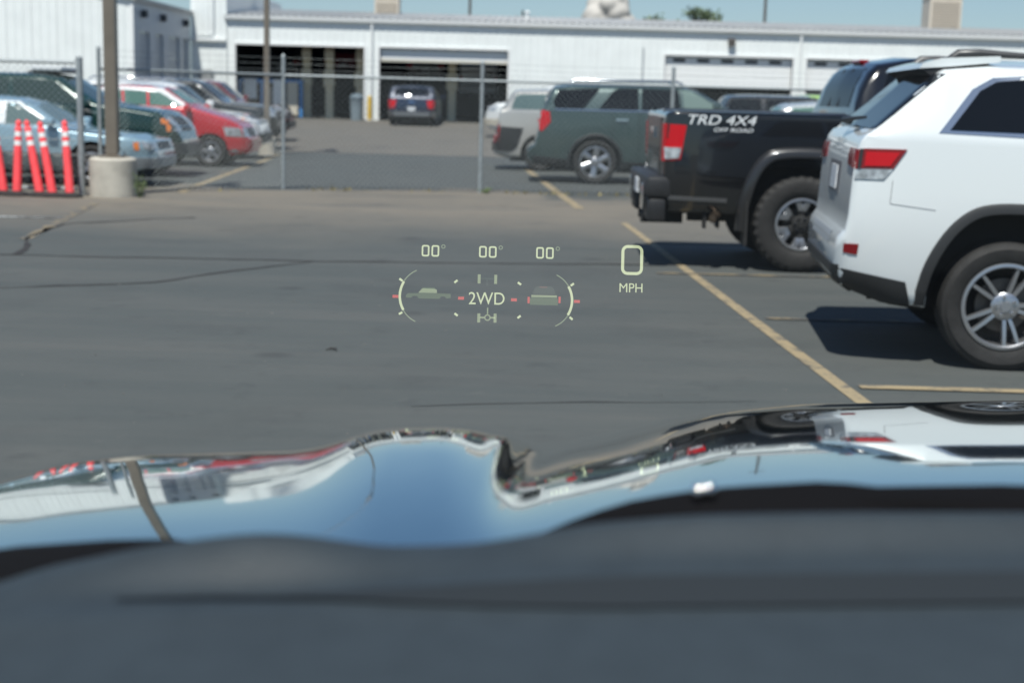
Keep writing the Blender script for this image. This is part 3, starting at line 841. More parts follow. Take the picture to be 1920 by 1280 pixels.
WHEELS = {}
def wheel_mesh(wr, ww, tr, style):
    key = (wr, ww, tr, style)
    if key in WHEELS: return WHEELS[key]
    h = ww / 2; bm = nb(); seg = 64
    at = style in ('truck',)
    prof = [(tr - .004, h * .70), (tr + .012, h * .92), (tr + (wr - tr) * .35, h * 1.03), (tr + (wr - tr) * .68, h * 1.04), (wr - .035, h * .99), (wr - .012, h * .90), (wr - .001, h * .74), (wr, h * .35), (wr - .008, h * .33), (wr - .008, h * .27), (wr, h * .25), (wr, 0)]
    prof = [(r, -y) for r, y in prof] + [(r, y) for r, y in prof[::-1][1:]]
    def mod(r, y, k):
        if r > wr - .04 and at: return r - (.014 if k % 2 and abs(y) > h * .5 else 0)
        return r
    lathe(bm, prof, seg, 'Y', 0, mod)
    tyre = mesh_of(bm, [RUBBER], None if at else 35); tyre.name = 'tyre'
    if at:
        for p in tyre.polygons: p.use_smooth = abs(p.center.y) > h * .95
    bm = nb()
    dish = -h * .55
    lathe(bm, [(tr + .004, -h * .86), (tr - .002, -h * .93), (tr - .018, -h * .95), (tr - .026, -h * .88), (tr - .03, h * .5)], 48, 'Y', 0)
    rg = lathe(bm, [(tr - .03, h * .5), (tr * .5, h * .45), (.05, h * .4)], 48, 'Y', 1); bm.faces.new(rg[-1]).material_index = 1
    rg = lathe(bm, [(tr * .62, h * .1), (tr * .62, -h * .05), (.06, -h * .08)], 32, 'Y', 2); bm.faces.new(rg[-1]).material_index = 2
    def spoke(a0, a1, w0, w1, r0, r1, y0, y1, mi, th=.035):
        """spoke from radius r0 at angle a0 to r1 at a1"""
        vs = []
        for r_, a, w, y in ((r0, a0, w0, y0), ((r0 + r1) / 2, (a0 + a1) / 2, (w0 + w1) / 2, (y0 + y1) / 2 - .008), (r1, a1, w1, y1)):
            c = Vector((r_ * math.cos(a), 0, r_ * math.sin(a))); t_ = Vector((-math.sin(a), 0, math.cos(a)))
            vs.append([bm.verts.new(c + t_ * k * w / 2 + Vector((0, yy, 0))) for k, yy in ((-1, y + .012), (-.7, y), (.7, y), (1, y + .012), (1, y + th), (-1, y + th))])
        for p, q in zip(vs, vs[1:]):
            for k in range(6): bm.faces.new((p[k], p[(k + 1) % 6], q[(k + 1) % 6], q[k])).material_index = mi
        bm.faces.new(vs[0]).material_index = mi; bm.faces.new(vs[-1][::-1]).material_index = mi
    yo, yi = -h * .86, -h * .66
    T2 = 2 * math.pi
    if style == 'twin':
        for k in range(5):
            a = k * T2 / 5
            for s_ in (-1, 1): spoke(a + s_ * .20, a + s_ * .17, .032, .026, .055, tr - .012, yi, yo, 0)
        hub = 0
    elif style == 'truck':
        for k in range(6):
            a = k * T2 / 6
            spoke(a, a, .055, .085, .05, tr * .62, yi + .01, yi - .005, 1)
            for s_ in (-1, 1): spoke(a + s_ * .10, a + s_ * .24, .055, .075, tr * .52, tr - .012, yi - .012, yo, 0)
        hub = 1
    elif style == 'six':
        for k in range(6):
            a = k * T2 / 6; spoke(a, a, .085, .115, .05, tr - .012, yi, yo, 0)
        hub = 0
    else:
        for k in range(5):
            a = k * T2 / 5; spoke(a, a, .08, .07, .05, tr - .012, yi, yo, 0)
        hub = 0
    rg = lathe(bm, [(.085, yi + .03), (.085, yi - .004), (.07, yi - .014), (.035, yi - .016), (.03, yi - .026)], 20, 'Y', hub); bm.faces.new(rg[-1]).material_index = hub
    for k in range(6 if style in ('six', 'truck') else 5):
        a = (k + .5) * T2 / (6 if style in ('six', 'truck') else 5)
        c = Vector((.058 * math.cos(a), yi - .006, .058 * math.sin(a))); tube(bm, [c, c + Vector((0, -.022, 0))], .011, 6, 3)
    rim = mesh_of(bm, [ALLOY, DARK, mat('brake_disc', (.12, .11, .10), .5, metal=.6), CHROME], 40); rim.name = 'rim'
    WHEELS[key] = (tyre, rim)
    return tyre, rim

def R0(y): return gz(y)

# ---- white SUV, nearest on the right
WP = paint('white', (.70, .735, .735))
sp = dict(L=4.82, archR=.52, crown=[(0, .02), (.2, .025), (.6, .05), (1.2, .07), (4.8, .07)], bulge=.022, rs=.04, rr=[(0, .05), (.5, .06), (1.2, .12), (5, .12)],
    zt=[(0, .74), (.02, .79), (.055, .83), (.065, 1.02), (.08, 1.28), (.11, 1.36), (.16, 1.42), (.55, 1.80), (.59, 1.825), (.85, 1.858), (1.6, 1.87), (2.3, 1.83), (2.7, 1.72), (3.45, 1.24), (3.55, 1.20), (4.4, 1.09), (4.7, .90), (4.82, .65)],
    zs=[(0, 1.39), (1.2, 1.37), (2.8, 1.30), (3.5, 1.14), (4.6, .95)],
    zb=[(0, .52), (.05, .46), (.35, .36), (.6, .33), (4.2, .30), (4.6, .30), (4.82, .42)],
    plan=[(0, .845), (.02, .895), (.06, .93), (.14, .952), (.35, .965), (1.2, .97), (3.6, .965), (4.3, .93), (4.65, .84), (4.82, .62)],
    tw=[(0, .04), (.16, .05), (.55, .15), (.9, .19), (2.5, .19), (3.4, .10), (3.6, .08), (4.8, .10)],
    axles=[(1.02, .39), (3.94, .39)],
    arch=[(-.47, -.6), (-.47, .06), (-.44, .22), (-.35, .40), (-.24, .51), (-.12, .55), (.12, .55), (.24, .51), (.35, .40), (.44, .22), (.47, .06), (.47, -.6)], inset=.03)
sp['arch'] = [sp['arch'][0]] + chaikin(sp['arch'][1:-1]) + [sp['arch'][-1]]
c = Car('suv', 'glossy white SUV parked nose right in the nearest stall', 'suv', (2.035, 9.58, 0), R(-6), sp, WP, 'vehicles parked on the right')
c.wheels(.388, .255, .262, 'twin')
CLAD = mat('grey_cladding', (.022, .023, .024), .55)
inner = [(-.47, -.02)] + sp['arch'][1:-1] + [(.47, -.02)]
for ax, hz in sp['axles']: c.flare(ax, hz, inner, .075, .022, CLAD)
TRIM = mat('bright_trim', (.55, .58, .62), .2, metal=.9)
c.both('window_trim', [(.55, 1.405), (.74, 1.665), (.86, 1.735), (1.05, 1.75), (2.45, 1.715), (3.18, 1.345), (3.15, 1.325), (1.2, 1.385)], TRIM, off=.003, thick=.015)
for pl in ([(.615, 1.425), (.785, 1.655), (.88, 1.71), (1.05, 1.727), (1.33, 1.725), (1.36, 1.41), (1.2, 1.415)], [(1.42, 1.41), (1.39, 1.725), (2.12, 1.71), (2.18, 1.39)], [(2.24, 1.385), (2.19, 1.708), (2.42, 1.69), (3.05, 1.365)]):
    c.both('side_window', pl, GLASSD, off=.008, thick=.014)
c.panel('rear_window', [(-.895, 1.42), (.895, 1.42), (.80, 1.785), (-.80, 1.785)], 'B', GLASSD, off=.006)
c.panel('windshield', [(-.72, 1.26), (.72, 1.26), (.62, 1.70), (-.62, 1.70)], 'F', GLASSD, off=.006)
bm = nb(); prism(bm, [(.45, 1.785), (.47, 1.815), (.58, 1.848), (.92, 1.866), (.92, 1.83), (.64, 1.80)], -.70, .70); c_ = obj('spoiler', bm, WP, c.root)
bm = nb(); prism(bm, [(.46, 1.782), (.53, 1.74), (.66, 1.795)], -.69, .69); obj('spoiler_underside', bm, BLACKP, c.root)
for sg in (-1, 1):
    obj('roof_rail', tube(nb(), [(.62, sg * .66, 1.825), (.68, sg * .67, 1.875), (.80, sg * .675, 1.882), (1.1, sg * .675, 1.868), (2.4, sg * .67, 1.865), (2.6, sg * .66, 1.82)], [.03, .03, .026, .018, .018, .018], 8), mat('rail_grey', (.05, .05, .052), .35), c.root, 50)
    obj('mirror', boxm((2.85, sg * 1.13 - .09, 1.30), (3.02, sg * 1.13 + .09, 1.46), .04), WP, c.root, 40)
for v, pl in (('R', [(.03, 1.305), (.372, 1.305), (.30, 1.19), (.03, 1.185)]), ('L', [(.03, 1.305), (.372, 1.305), (.30, 1.19), (.03, 1.185)])):
    tl = c.panel('taillight', pl, v, REDD, off=.010, thick=.03)
    c.panel('reflector', [(.14, 1.285), (.335, 1.285), (.28, 1.205), (.135, 1.202)], v, REDL, off=.016, parent=tl)
    c.panel('clear_lens', [(.03, 1.18), (.297, 1.184), (.25, 1.125), (.06, 1.125)], v, CLEARL, off=.008, thick=.03, parent=tl)
    c.panel('bumper_reflector', [(.045, .735), (.13, .735), (.125, .67), (.045, .68)], v, REDD, off=.006)
    c.panel('lower_cladding', [(.0, .59), (.42, .515), (.46, .38), (.30, .385), (.12, .45), (.03, .505), (.0, .54)], v, CLAD, off=.012, thick=.03)
    c.panel('sill_cladding', [(1.46, .50), (3.42, .48), (3.42, .32), (1.46, .35)], v, CLAD, off=.010, thick=.03)
    SEAM = mat('seam_grey', (.20, .21, .22), .6)
    c.panel('panel_gap', [(.300, 1.12), (.304, 1.12), (.296, .985), (.292, .985)], v, SEAM, off=.002, thick=.004)
    c.panel('panel_gap', [(.296, .985), (.56, .955), (.56, .951), (.296, .981)], v, SEAM, off=.002, thick=.004)
    c.panel('lamp_divider', [(.105, 1.302), (.125, 1.302), (.115, 1.19), (.095, 1.19)], v, BLACKP, off=.018, parent=tl)
    for pl2 in ([(1.385, 1.36), (1.393, 1.36), (1.45, .62), (1.442, .62)], [(2.205, 1.36), (2.213, 1.36), (2.25, .55), (2.242, .55)]): c.panel('panel_gap', pl2, v, BLACKP, off=.002, thick=.004)
    for x_ in (1.52, 2.36): c.panel('door_handle', [(x_, 1.24), (x_ + .2, 1.235), (x_ + .2, 1.20), (x_, 1.205)], v, WP, off=.035, thick=.03)
    c.panel('headlight', [(4.25, 1.0), (4.62, .95), (4.66, .86), (4.3, .90)], v, CLEARL, off=.006)
for sg in (-1, 1):
    c.panel('taillight', [(sg * .62, 1.30), (sg * .915, 1.30), (sg * .915, 1.185), (sg * .64, 1.20)][::sg], 'B', REDD, off=.008)
c.panel('rear_bumper_cladding', [(-.86, .60), (.86, .60), (.80, .44), (-.80, .44)], 'B', CLAD, off=.012)
c.panel('bumper_step', [(-.55, .78), (.55, .78), (.50, .70), (-.50, .70)], 'B', mat('step_grey', (.30, .32, .34), .5), off=.006)
c.panel('plate_recess', [(-.30, 1.20), (.30, 1.20), (.28, 1.0), (-.28, 1.0)], 'B', mat('recess_grey', (.10, .10, .11), .5), off=.004)
c.panel('license_plate', [(-.155, 1.17), (.155, 1.17), (.155, 1.02), (-.155, 1.02)], 'B', PLATE, off=.012)
c.panel('tailgate_badge', [(-.20, 1.345), (.20, 1.345), (.20, 1.315), (-.20, 1.315)], 'B', CHROME, off=.008)
obj('rear_wiper', tube(nb(), [(.14, 0, 1.455), (.10, -.05, 1.462), (.135, -.30, 1.475), (.17, -.55, 1.485)], [.03, .022, .014, .010], 6), BLACKP, c.root, 50)
bm = nb(); tube(bm, [(.25, -.55, .40), (.55, -.55, .40), (.70, -.45, .42)], .045, 10); tube(bm, [(.98, -.75, .39), (.98, .75, .39)], .07, 8); tube(bm, [(3.9, -.75, .39), (3.9, .75, .39)], .05, 8)
obj('underbody', bm, DARK, c.root, 50)

# ---- black pickup with off-road lettering
BP = paint('black', (.006, .006, .007), rough=.2)
x0 = 1.22
sp = dict(L=5.85, archR=.56, crown=[(0, .012), (1.72, .012), (1.78, .035), (6, .035)], bulge=.008, rs=.02, rr=[(0, .02), (1.72, .02), (1.8, .12), (6, .12)],
    zt=[(0, 1.40), (.02, 1.46), (.08, 1.475), (1.73, 1.48), (1.745, 1.56), (1.80, 1.76), (1.88, 1.90), (1.97, 1.975), (2.3, 2.03), (3.4, 2.03), (3.7, 1.96), (4.35, 1.45), (4.45, 1.38), (5.5, 1.28), (5.75, 1.1), (5.85, .8)],
    zs=[(0, 1.445), (1.7, 1.45), (1.76, 1.42), (3.6, 1.38), (4.4, 1.24), (5.7, 1.1)],
    zb=[(0, .60), (.05, .52), (1.0, .50), (4.2, .48), (5.6, .45), (5.85, .6)],
    plan=[(0, .90), (.02, .955), (.08, .985), (.3, 1.0), (1.73, 1.0), (2.5, 1.005), (4.6, 1.0), (5.3, .97), (5.7, .86), (5.85, .7)],
    tw=[(0, .03), (1.73, .03), (1.76, .12), (2.0, .20), (3.4, .20), (4.3, .12), (4.5, .09), (5.85, .09)],
    axles=[(1.30, .47), (4.92, .47)],
    arch=[(-.50, -.7), (-.50, .12), (-.45, .36), (-.36, .52), (-.24, .59), (.24, .59), (.36, .52), (.45, .36), (.50, .12), (.50, -.7)],
    cuts=[((.10, -.76, .95), (1.66, .76, 2.2))], inset=-.02)
sp['arch'] = [sp['arch'][0]] + chaikin(sp['arch'][1:-1]) + [sp['arch'][-1]]
c = Car('pickup_truck', 'black pickup with white side lettering and chunky tyres beside the white SUV', 'pickup', (x0 + .14, 14.4, 0), 0, sp, BP, 'vehicles parked on the right')
c.wheels(.45, .285, .245, 'truck')
FL = mat('satin_flare', (.020, .020, .021), .32, coat=.3)
inner = [(-.50, -.10)] + sp['arch'][1:-1] + [(.50, -.10)]
for ax, hz in sp['axles']: c.flare(ax, hz, inner, .105, .075, FL)
for v in 'RL':
    tl = c.panel('taillight', [(.004, 1.345), (.195, 1.335), (.15, 1.02), (.008, 1.0)], v, REDL, off=.012, thick=.03)
    c.panel('clear_lens', [(.014, 1.13), (.155, 1.13), (.14, 1.035), (.016, 1.02)], v, CLEARL, off=.020, thick=.012, parent=tl)
    c.panel('bed_rail_cap', [(.03, 1.47), (1.68, 1.47), (1.68, 1.452), (.03, 1.452)], v, BLACKP, off=.012, thick=.02)
    c.panel('rocker_trim', [(.05, .685), (.60, .67), (.60, .635), (.05, .65)], v, mat('trim_grey', (.10, .10, .10), .4), off=.008)
    for pl in ([(1.95, 1.50), (2.06, 1.90), (2.72, 1.905), (2.78, 1.48)], [(2.86, 1.48), (2.80, 1.905), (3.4, 1.90), (4.05, 1.47)]): c.panel('side_window', pl, v, GLASSD, off=.007, thick=.014)
    for pl in ([(1.70, 1.44), (1.72, 1.44), (1.72, .55), (1.70, .55)], [(2.81, 1.40), (2.818, 1.40), (2.818, .55), (2.81, .55)]): c.panel('panel_gap', pl, v, DARK, off=.002, thick=.004)
    c.panel('headlight', [(5.2, 1.15), (5.72, 1.08), (5.74, .92), (5.3, .95)], v, CLEARL, off=.006)
for sg in (-1, 1): c.panel('taillight', [(sg * .70, 1.345), (sg * .945, 1.345), (sg * .94, 1.0), (sg * .72, 1.0)][::sg], 'B', REDL, off=.008)
TGT = mat('tailgate_satin', (.10, .095, .09), .22, metal=.8)
c.panel('tailgate', [(-.685, 1.40), (.685, 1.40), (.685, .80), (-.685, .80)], 'B', TGT, off=.012)
c.panel('tailgate_handle', [(-.16, 1.30), (.16, 1.30), (.16, 1.20), (-.16, 1.20)], 'B', CHROME, off=.03)
c.panel('tailgate_panel', [(-.55, 1.12), (.55, 1.12), (.55, .90), (-.55, .90)], 'B', BP, off=.016)
c.panel('license_plate', [(-.155, .80), (.155, .80), (.155, .66), (-.155, .66)], 'B', PLATE, off=.17)
bm = nb(); box(bm, (-.155, -.97, .66), (.10, .97, .86), .04); box(bm, (-.13, -.96, .44), (.04, -.55, .655), .03); box(bm, (-.13, .55, .44), (.04, .96, .655), .03)
obj('rear_bumper', bm, BLACKP, c.root, 40)
bm = nb(); box(bm, (-.175, -.80, .54), (-.158, -.60, .78), .006); box(bm, (-.175, .60, .54), (-.158, .80, .78), .006)
obj('bumper_chrome', bm, CHROME, c.root)
bm = nb(); box(bm, (-.10, -.09, .36), (.3, .09, .47), .01); tube(bm, [(-.11, -.30, .46), (-.11, -.30, .38)], .03, 8); tube(bm, [(-.08, .30, .50), (-.08, .30, .38)], .03, 8)
obj('tow_hitch', bm, DARK, c.root)
bm = nb(); tube(bm, [(.55, -.82, .52), (.50, -.95, .50), (.47, -1.02, .49)], .045, 14, cap=False); tube(bm, [(.47, -1.021, .49), (.50, -.96, .50)], .036, 14, 0)
obj('exhaust_tip', bm, mat('exhaust', (.16, .12, .09), .35, metal=.8), c.root, 50)
bm = nb(); box(bm, (.40, -.90, .38), (.43, -.80, .56), .01); obj('hanger_bracket', bm, DARK, c.root)
for ax, hz in sp['axles']:
    for sg in (-1, 1): obj('mud_flap', boxm((ax - .53, sg * .93 - .12, .24), (ax - .505, sg * .93 + .12, .66), .008), RUBBER, c.root)
bm = nb(); tube(bm, [(1.26, -.8, .43), (1.26, .8, .43)], .07, 10); bmesh.ops.create_icosphere(bm, subdivisions=2, radius=.17, matrix=Matrix.Translation((1.26, 0, .43))); tube(bm, [(4.88, -.8, .43), (4.88, .8, .43)], .06, 10); box(bm, (.3, -.5, .42), (5.3, -.4, .56)); box(bm, (.3, .4, .42), (5.3, .5, .56))
obj('axle_frame', bm, DARK, c.root)
c.panel('rear_window', [(-.66, 1.54), (.66, 1.54), (.60, 1.90), (-.60, 1.90)], 'B', GLASSD, off=.006)
for y_ in (-.2, .2): c.bar('window_divider', [(y_, 1.54), (y_, 1.90)], 'B', .012, BLACKP, .008)
c.panel('windshield', [(-.74, 1.47), (.74, 1.47), (.64, 1.93), (-.64, 1.93)], 'F', GLASSD, off=.006)
obj('roof_visor_lamp', boxm((1.93, -.18, 1.955), (2.03, .18, 1.995), .02), REDD, c.root)
for sg in (-1, 1): obj('mirror', boxm((3.75, sg * 1.20 - .12, 1.40), (3.92, sg * 1.20 + .12, 1.66), .05), BP, c.root, 40)
DEC = mat('white_decal', (.82, .84, .84), .35)
def decal(car, body, x, z, size, shear, m, name='lettering', view='R', wx=1.0):
    me = text_mesh(body, size, m, .0008, shear)
    for v in me.vertices:
        p, nn = car.ray(view, x + v.co.x * wx, z + v.co.y); v.co = Vector((p.x, -car.W - .004 - v.co.z, p.z))
    return obj(name, me, None, car.root)
decal(c, 'TRD 4X4', .50, 1.385, .125, .25, DEC, wx=1.30)
decal(c, 'OFF ROAD', .62, 1.300, .05, .25, DEC, wx=1.5)

# ---- generic vehicle of a given kind
def generic(name, label, cat, loc, rz, pm, kind_, L, W, H, wr=.34, style='five', glass=GLASSD, group=None, lower=None, roofm=None, hood_up=1.):
    f = lambda ks: [(a * L, b * H) for a, b in ks]
    K = dict(
        sedan=dict(zt=[(0, .50), (.01, .62), (.03, .68), (.15, .70), (.18, .715), (.31, .95), (.36, .985), (.46, 1.0), (.54, .98), (.60, .93), (.71, .685), (.735, .66), (.93, .60), (.985, .53), (1, .40)], zs=[(0, .66), (.5, .655), (.72, .62), (1, .52)],
            side=[[(.24, .69), (.325, .915), (.375, .93), (.375, .685)], [(.39, .685), (.39, .935), (.50, .935), (.505, .68)], [(.52, .68), (.515, .935), (.575, .905), (.675, .675)]], rear=(.73, .93), front=(.71, .92)),
        hatch=dict(zt=[(0, .45), (.015, .60), (.04, .66), (.06, .72), (.14, .93), (.17, .97), (.30, 1.0), (.45, .995), (.54, .955), (.69, .745), (.72, .725), (.88, .62), (.96, .50), (1, .34)], zs=[(0, .66), (.5, .70), (.7, .70), (1, .50)],
            side=[[(.15, .80), (.19, .91), (.29, .93), (.30, .755)], [(.315, .75), (.305, .93), (.43, .93), (.44, .735)], [(.455, .735), (.445, .93), (.52, .90), (.64, .72)]], rear=(.74, .92), front=(.77, .93)),
        suv=dict(zt=[(0, .42), (.012, .46), (.02, .68), (.035, .76), (.05, .80), (.085, .96), (.10, .985), (.2, 1.0), (.5, 1.0), (.57, .97), (.70, .67), (.72, .645), (.92, .59), (.98, .50), (1, .36)], zs=[(0, .72), (.5, .71), (.72, .61), (1, .50)],
            side=[[(.075, .745), (.095, .925), (.245, .935), (.245, .74)], [(.27, .735), (.27, .935), (.395, .935), (.40, .73)], [(.42, .73), (.41, .935), (.555, .92), (.665, .69)]], rear=(.76, .945), front=(.70, .94)),
        pickup=dict(zt=[(0, .58), (.01, .70), (.30, .72), (.305, .745), (.345, .95), (.37, .985), (.45, 1.0), (.58, .99), (.63, .95), (.735, .72), (.75, .69), (.93, .645), (.985, .56), (1, .40)], zs=[(0, .70), (.3, .71), (.73, .66), (1, .54)],
            side=[[(.345, .745), (.365, .93), (.475, .935), (.48, .74)], [(.495, .74), (.49, .935), (.60, .92), (.70, .705)]], rear=(.755, .935), front=(.745, .935)),
        canopy=dict(zt=[(0, .50), (.01, .66), (.015, .70), (.03, .76), (.055, .95), (.08, .985), (.33, 1.0), (.45, 1.0), (.58, .99), (.63, .95), (.735, .72), (.75, .69), (.93, .645), (.985, .56), (1, .40)], zs=[(0, .70), (.3, .71), (.73, .66), (1, .54)],
            side=[[(.06, .76), (.08, .92), (.30, .93), (.30, .75)], [(.345, .745), (.345, .93), (.475, .935), (.48, .74)], [(.495, .74), (.49, .935), (.60, .92), (.70, .705)]], rear=(.745, .935), front=(.745, .935)),
    )[kind_]
    if hood_up != 1.: K = dict(K, zt=[(a, b * (hood_up if .68 < a < .97 else 1)) for a, b in K['zt']], zs=[(a, b * (hood_up if a > .6 else 1)) for a, b in K['zs']])
    oh = .175 if kind_ in ('hatch', 'sedan') else .20
    axf = L * {'hatch': .79, 'sedan': .80}.get(kind_, .83)
    sp = dict(L=L, archR=wr * 1.2, crown=.045, bulge=.02, rs=.04, rr=.13, zt=f(K['zt']), zs=f(K['zs']),
        zb=[(0, wr * .95), (.3, wr * .72), (L - .4, wr * .66), (L, wr * .95)], zm=[(0, H * .45)],
        plan=[(0, W * .78), (.03, W * .88), (.12, W * .955), (.5, W), (L - 1.2, W), (L - .45, W * .94), (L - .12, W * .82), (L, W * .66)],
        tw=[(0, .05), (L * .05, .10), (L * .2, .19), (L * .58, .19), (L * .7, .10), (L * .75, .08), (L, .10)],
        axles=[(L * oh + .06, wr), (axf, wr)], arch=arch_poly(wr * 1.2), inset=.03)
    if kind_ == 'pickup': sp['cuts'] = [((.10, -W + .2, H * .48), (L * .29, W - .2, H * 1.5))]
    c = Car(name, label, cat, loc, rz, sp, pm, group)
    c.wheels(wr, .21, wr * .66, style)
    for pl in K['side']: c.both('side_window', [(a * L, b * H) for a, b in pl], glass, off=.006, thick=.014)
    a, b = K['rear']; c.panel('rear_window', [(-W * .74, a * H), (W * .74, a * H), (W * .64, b * H), (-W * .64, b * H)], 'B', glass, off=.006)
    a, b = K['front']; c.panel('windshield', [(-W * .74, a * H), (W * .74, a * H), (W * .62, b * H), (-W * .62, b * H)], 'F', glass, off=.006)
    for sg in (-1, 1):
        obj('mirror', boxm((L * .655, sg * (W + .08) - .09, H * .67), (L * .69, sg * (W + .08) + .09, H * .755), .03), pm, c.root, 40)
    obj('underbody', boxm((.35, -W * .8, wr * .55), (L - .35, W * .8, wr * .9)), DARK, c.root)
    return c
def nose(c, L, W, H, z0, z1, hl, grille=True, bumper=BLACKP, amber=True):
    for v, sg in (('R', -1), ('L', 1)):
        c.panel('headlight', [(L - hl, z1), (L - .10, z1 - .02), (L - .06, z0), (L - hl + .06, z0 + .02)], v, CLEARL, off=.006)
        c.panel('headlight', [(sg * W * .45, z1 - .02), (sg * W * .80, z1 - .02), (sg * W * .80, z0), (sg * W * .45, z0)][::sg], 'F', CLEARL, off=.006)
        if amber: c.panel('turn_signal', [(L - hl - .10, z1 - .02), (L - hl - .02, z1 - .02), (L - hl - .01, z0), (L - hl - .08, z0)], v, AMBER, off=.006)
        c.panel('bumper_end', [(L - .45, H * .34), (L - .04, H * .34), (L - .05, H * .23), (L - .42, H * .22)], v, bumper, off=.03, thick=.04)
    if grille: c.panel('grille', [(-W * .42, z1 - .02), (W * .42, z1 - .02), (W * .40, z0), (-W * .40, z0)], 'F', BLACKP, off=.006)
    c.panel('front_bumper', [(-W * .78, H * .34), (W * .78, H * .34), (W * .72, H * .23), (-W * .72, H * .23)], 'F', bumper, off=.05, thick=.06)
def tail(c, L, W, H, z0, z1, w=.28, m=REDL, bumper=BLACKP, plate=True):
    for v, sg in (('R', -1), ('L', 1)):
        c.panel('taillight', [(.03, z1), (w, z1), (w * .85, z0), (.03, z0)], v, m, off=.008)
        c.panel('taillight', [(sg * W * .62, z1), (sg * W * .85, z1), (sg * W * .85, z0), (sg * W * .68, z0)][::sg], 'B', m, off=.008)
        c.panel('bumper_end', [(.02, H * .34), (.35, H * .34), (.32, H * .22), (.04, H * .24)], v, bumper, off=.02, thick=.03)
    c.panel('rear_bumper', [(-W * .78, H * .34), (W * .78, H * .34), (W * .72, H * .23), (-W * .72, H * .23)], 'B', bumper, off=.04, thick=.05)
    if plate: c.panel('license_plate', [(-.155, H * .46), (.155, H * .46), (.155, H * .46 - .15), (-.155, H * .46 - .15)], 'B', PLATE, off=.012)

# ---- grey-green long SUV behind the fence
GG = paint('grey_green', (.052, .085, .083), metal=.35, rough=.35)
L, W, H = 5.7, 1.02, 1.84
sp = dict(L=L, archR=.50, crown=.05, bulge=.02, rs=.035, rr=.12,
    zt=[(0, .60), (.05, .66), (.14, .72), (.20, 1.0), (.24, 1.3), (.30, 1.45), (.42, 1.72), (.5, 1.79), (.8, 1.83), (2.8, 1.85), (3.1, 1.78), (3.85, 1.40), (3.95, 1.36), (5.3, 1.22), (5.6, 1.0), (5.7, .7)],
    zs=[(0, 1.33), (2.5, 1.34), (3.8, 1.26), (5.6, 1.05)], zb=[(0, .42), (.1, .34), (.4, .30), (5.3, .28), (5.7, .4)],
    plan=[(0, .84), (.04, .92), (.14, .98), (.5, 1.01), (1.5, 1.02), (4.5, 1.02), (5.3, .95), (5.6, .84), (5.7, .7)], tw=[(0, .06), (.3, .10), (.6, .17), (2.8, .18), (3.8, .10), (5.7, .10)],
    axles=[(1.26, .41), (4.6, .41)], arch=arch_poly(.47), inset=.03)
c = Car('suv', 'long grey green SUV with dark windows parked just behind the fence', 'suv', (.18, 27.7, 0), 0, sp, GG, 'vehicles parked on the right')
c.wheels(.405, .27, .285, 'six')
for ax, hz in sp['axles']: c.flare(ax, hz, [(-.47, -.12)] + arch_poly(.47)[:-2] + [(.47, -.12)], .055, .015, CLAD)
for v in 'RL':
    tl = c.panel('taillight', [(.27, 1.32), (.40, 1.30), (.42, 1.12), (.27, .95), (.22, .96), (.22, 1.2)], v, REDL, off=.02, thick=.03)
    for pl in ([(.50, 1.37), (.46, 1.48), (.55, 1.70), (1.32, 1.745), (1.02, 1.37)], [(1.30, 1.37), (1.55, 1.70), (1.68, 1.75), (2.02, 1.755), (2.02, 1.37)], [(2.08, 1.37), (2.08, 1.755), (2.75, 1.75), (2.80, 1.37)]): c.panel('side_window', pl, v, GLASSD, off=.007, thick=.014)
    c.panel('side_window', [(2.86, 1.37), (2.82, 1.75), (2.98, 1.74), (3.62, 1.38)], v, mat('pale_green_glass', (.16, .22, .20), .04), off=.007, thick=.014)  # front door pane paler and greener than the other side panes
    c.panel('lower_cladding', [(.10, .50), (.75, .44), (.74, .31), (.12, .36)], v, CLAD, off=.012, thick=.03)
    c.panel('sill_cladding', [(1.78, .42), (4.1, .40), (4.1, .30), (1.78, .31)], v, CLAD, off=.012, thick=.03)
    c.panel('beltline_trim', [(.5, 1.355), (3.62, 1.365), (3.62, 1.345), (.5, 1.335)], v, TRIM, off=.008, thick=.012)
    c.panel('door_handle', [(1.62, 1.20), (1.84, 1.20), (1.84, 1.165), (1.62, 1.165)], v, CHROME, off=.035, thick=.03)
    c.panel('door_handle', [(2.45, 1.20), (2.67, 1.20), (2.67, 1.165), (2.45, 1.165)], v, CHROME, off=.035, thick=.03)
    for xx in (1.56, 2.04, 2.83): c.panel('panel_gap', [(xx, 1.32), (xx + .008, 1.32), (xx + .008, .45), (xx, .45)], v, DARK, off=.002, thick=.004)
    c.panel('headlight', [(5.1, 1.05), (5.55, 1.0), (5.58, .88), (5.15, .92)], v, CLEARL, off=.006)
c.panel('rear_window', [(-.78, 1.40), (.78, 1.40), (.68, 1.72), (-.68, 1.72)], 'B', GLASSD, off=.006)
c.panel('windshield', [(-.78, 1.42), (.78, 1.42), (.66, 1.78), (-.66, 1.78)], 'F', GLASSD, off=.006)
for sg in (-1, 1):
    obj('roof_rail', tube(nb(), [(.75, sg * .72, 1.83), (.85, sg * .72, 1.885), (2.7, sg * .72, 1.905), (2.85, sg * .72, 1.85)], .022, 8), TRIM, c.root, 50)
    obj('mirror', boxm((3.35, sg * 1.17 - .11, 1.36), (3.50, sg * 1.17 + .11, 1.56), .05), GG, c.root, 40)
obj('underbody', boxm((.5, -.8, .24), (5.2, .8, .4)), DARK, c.root)

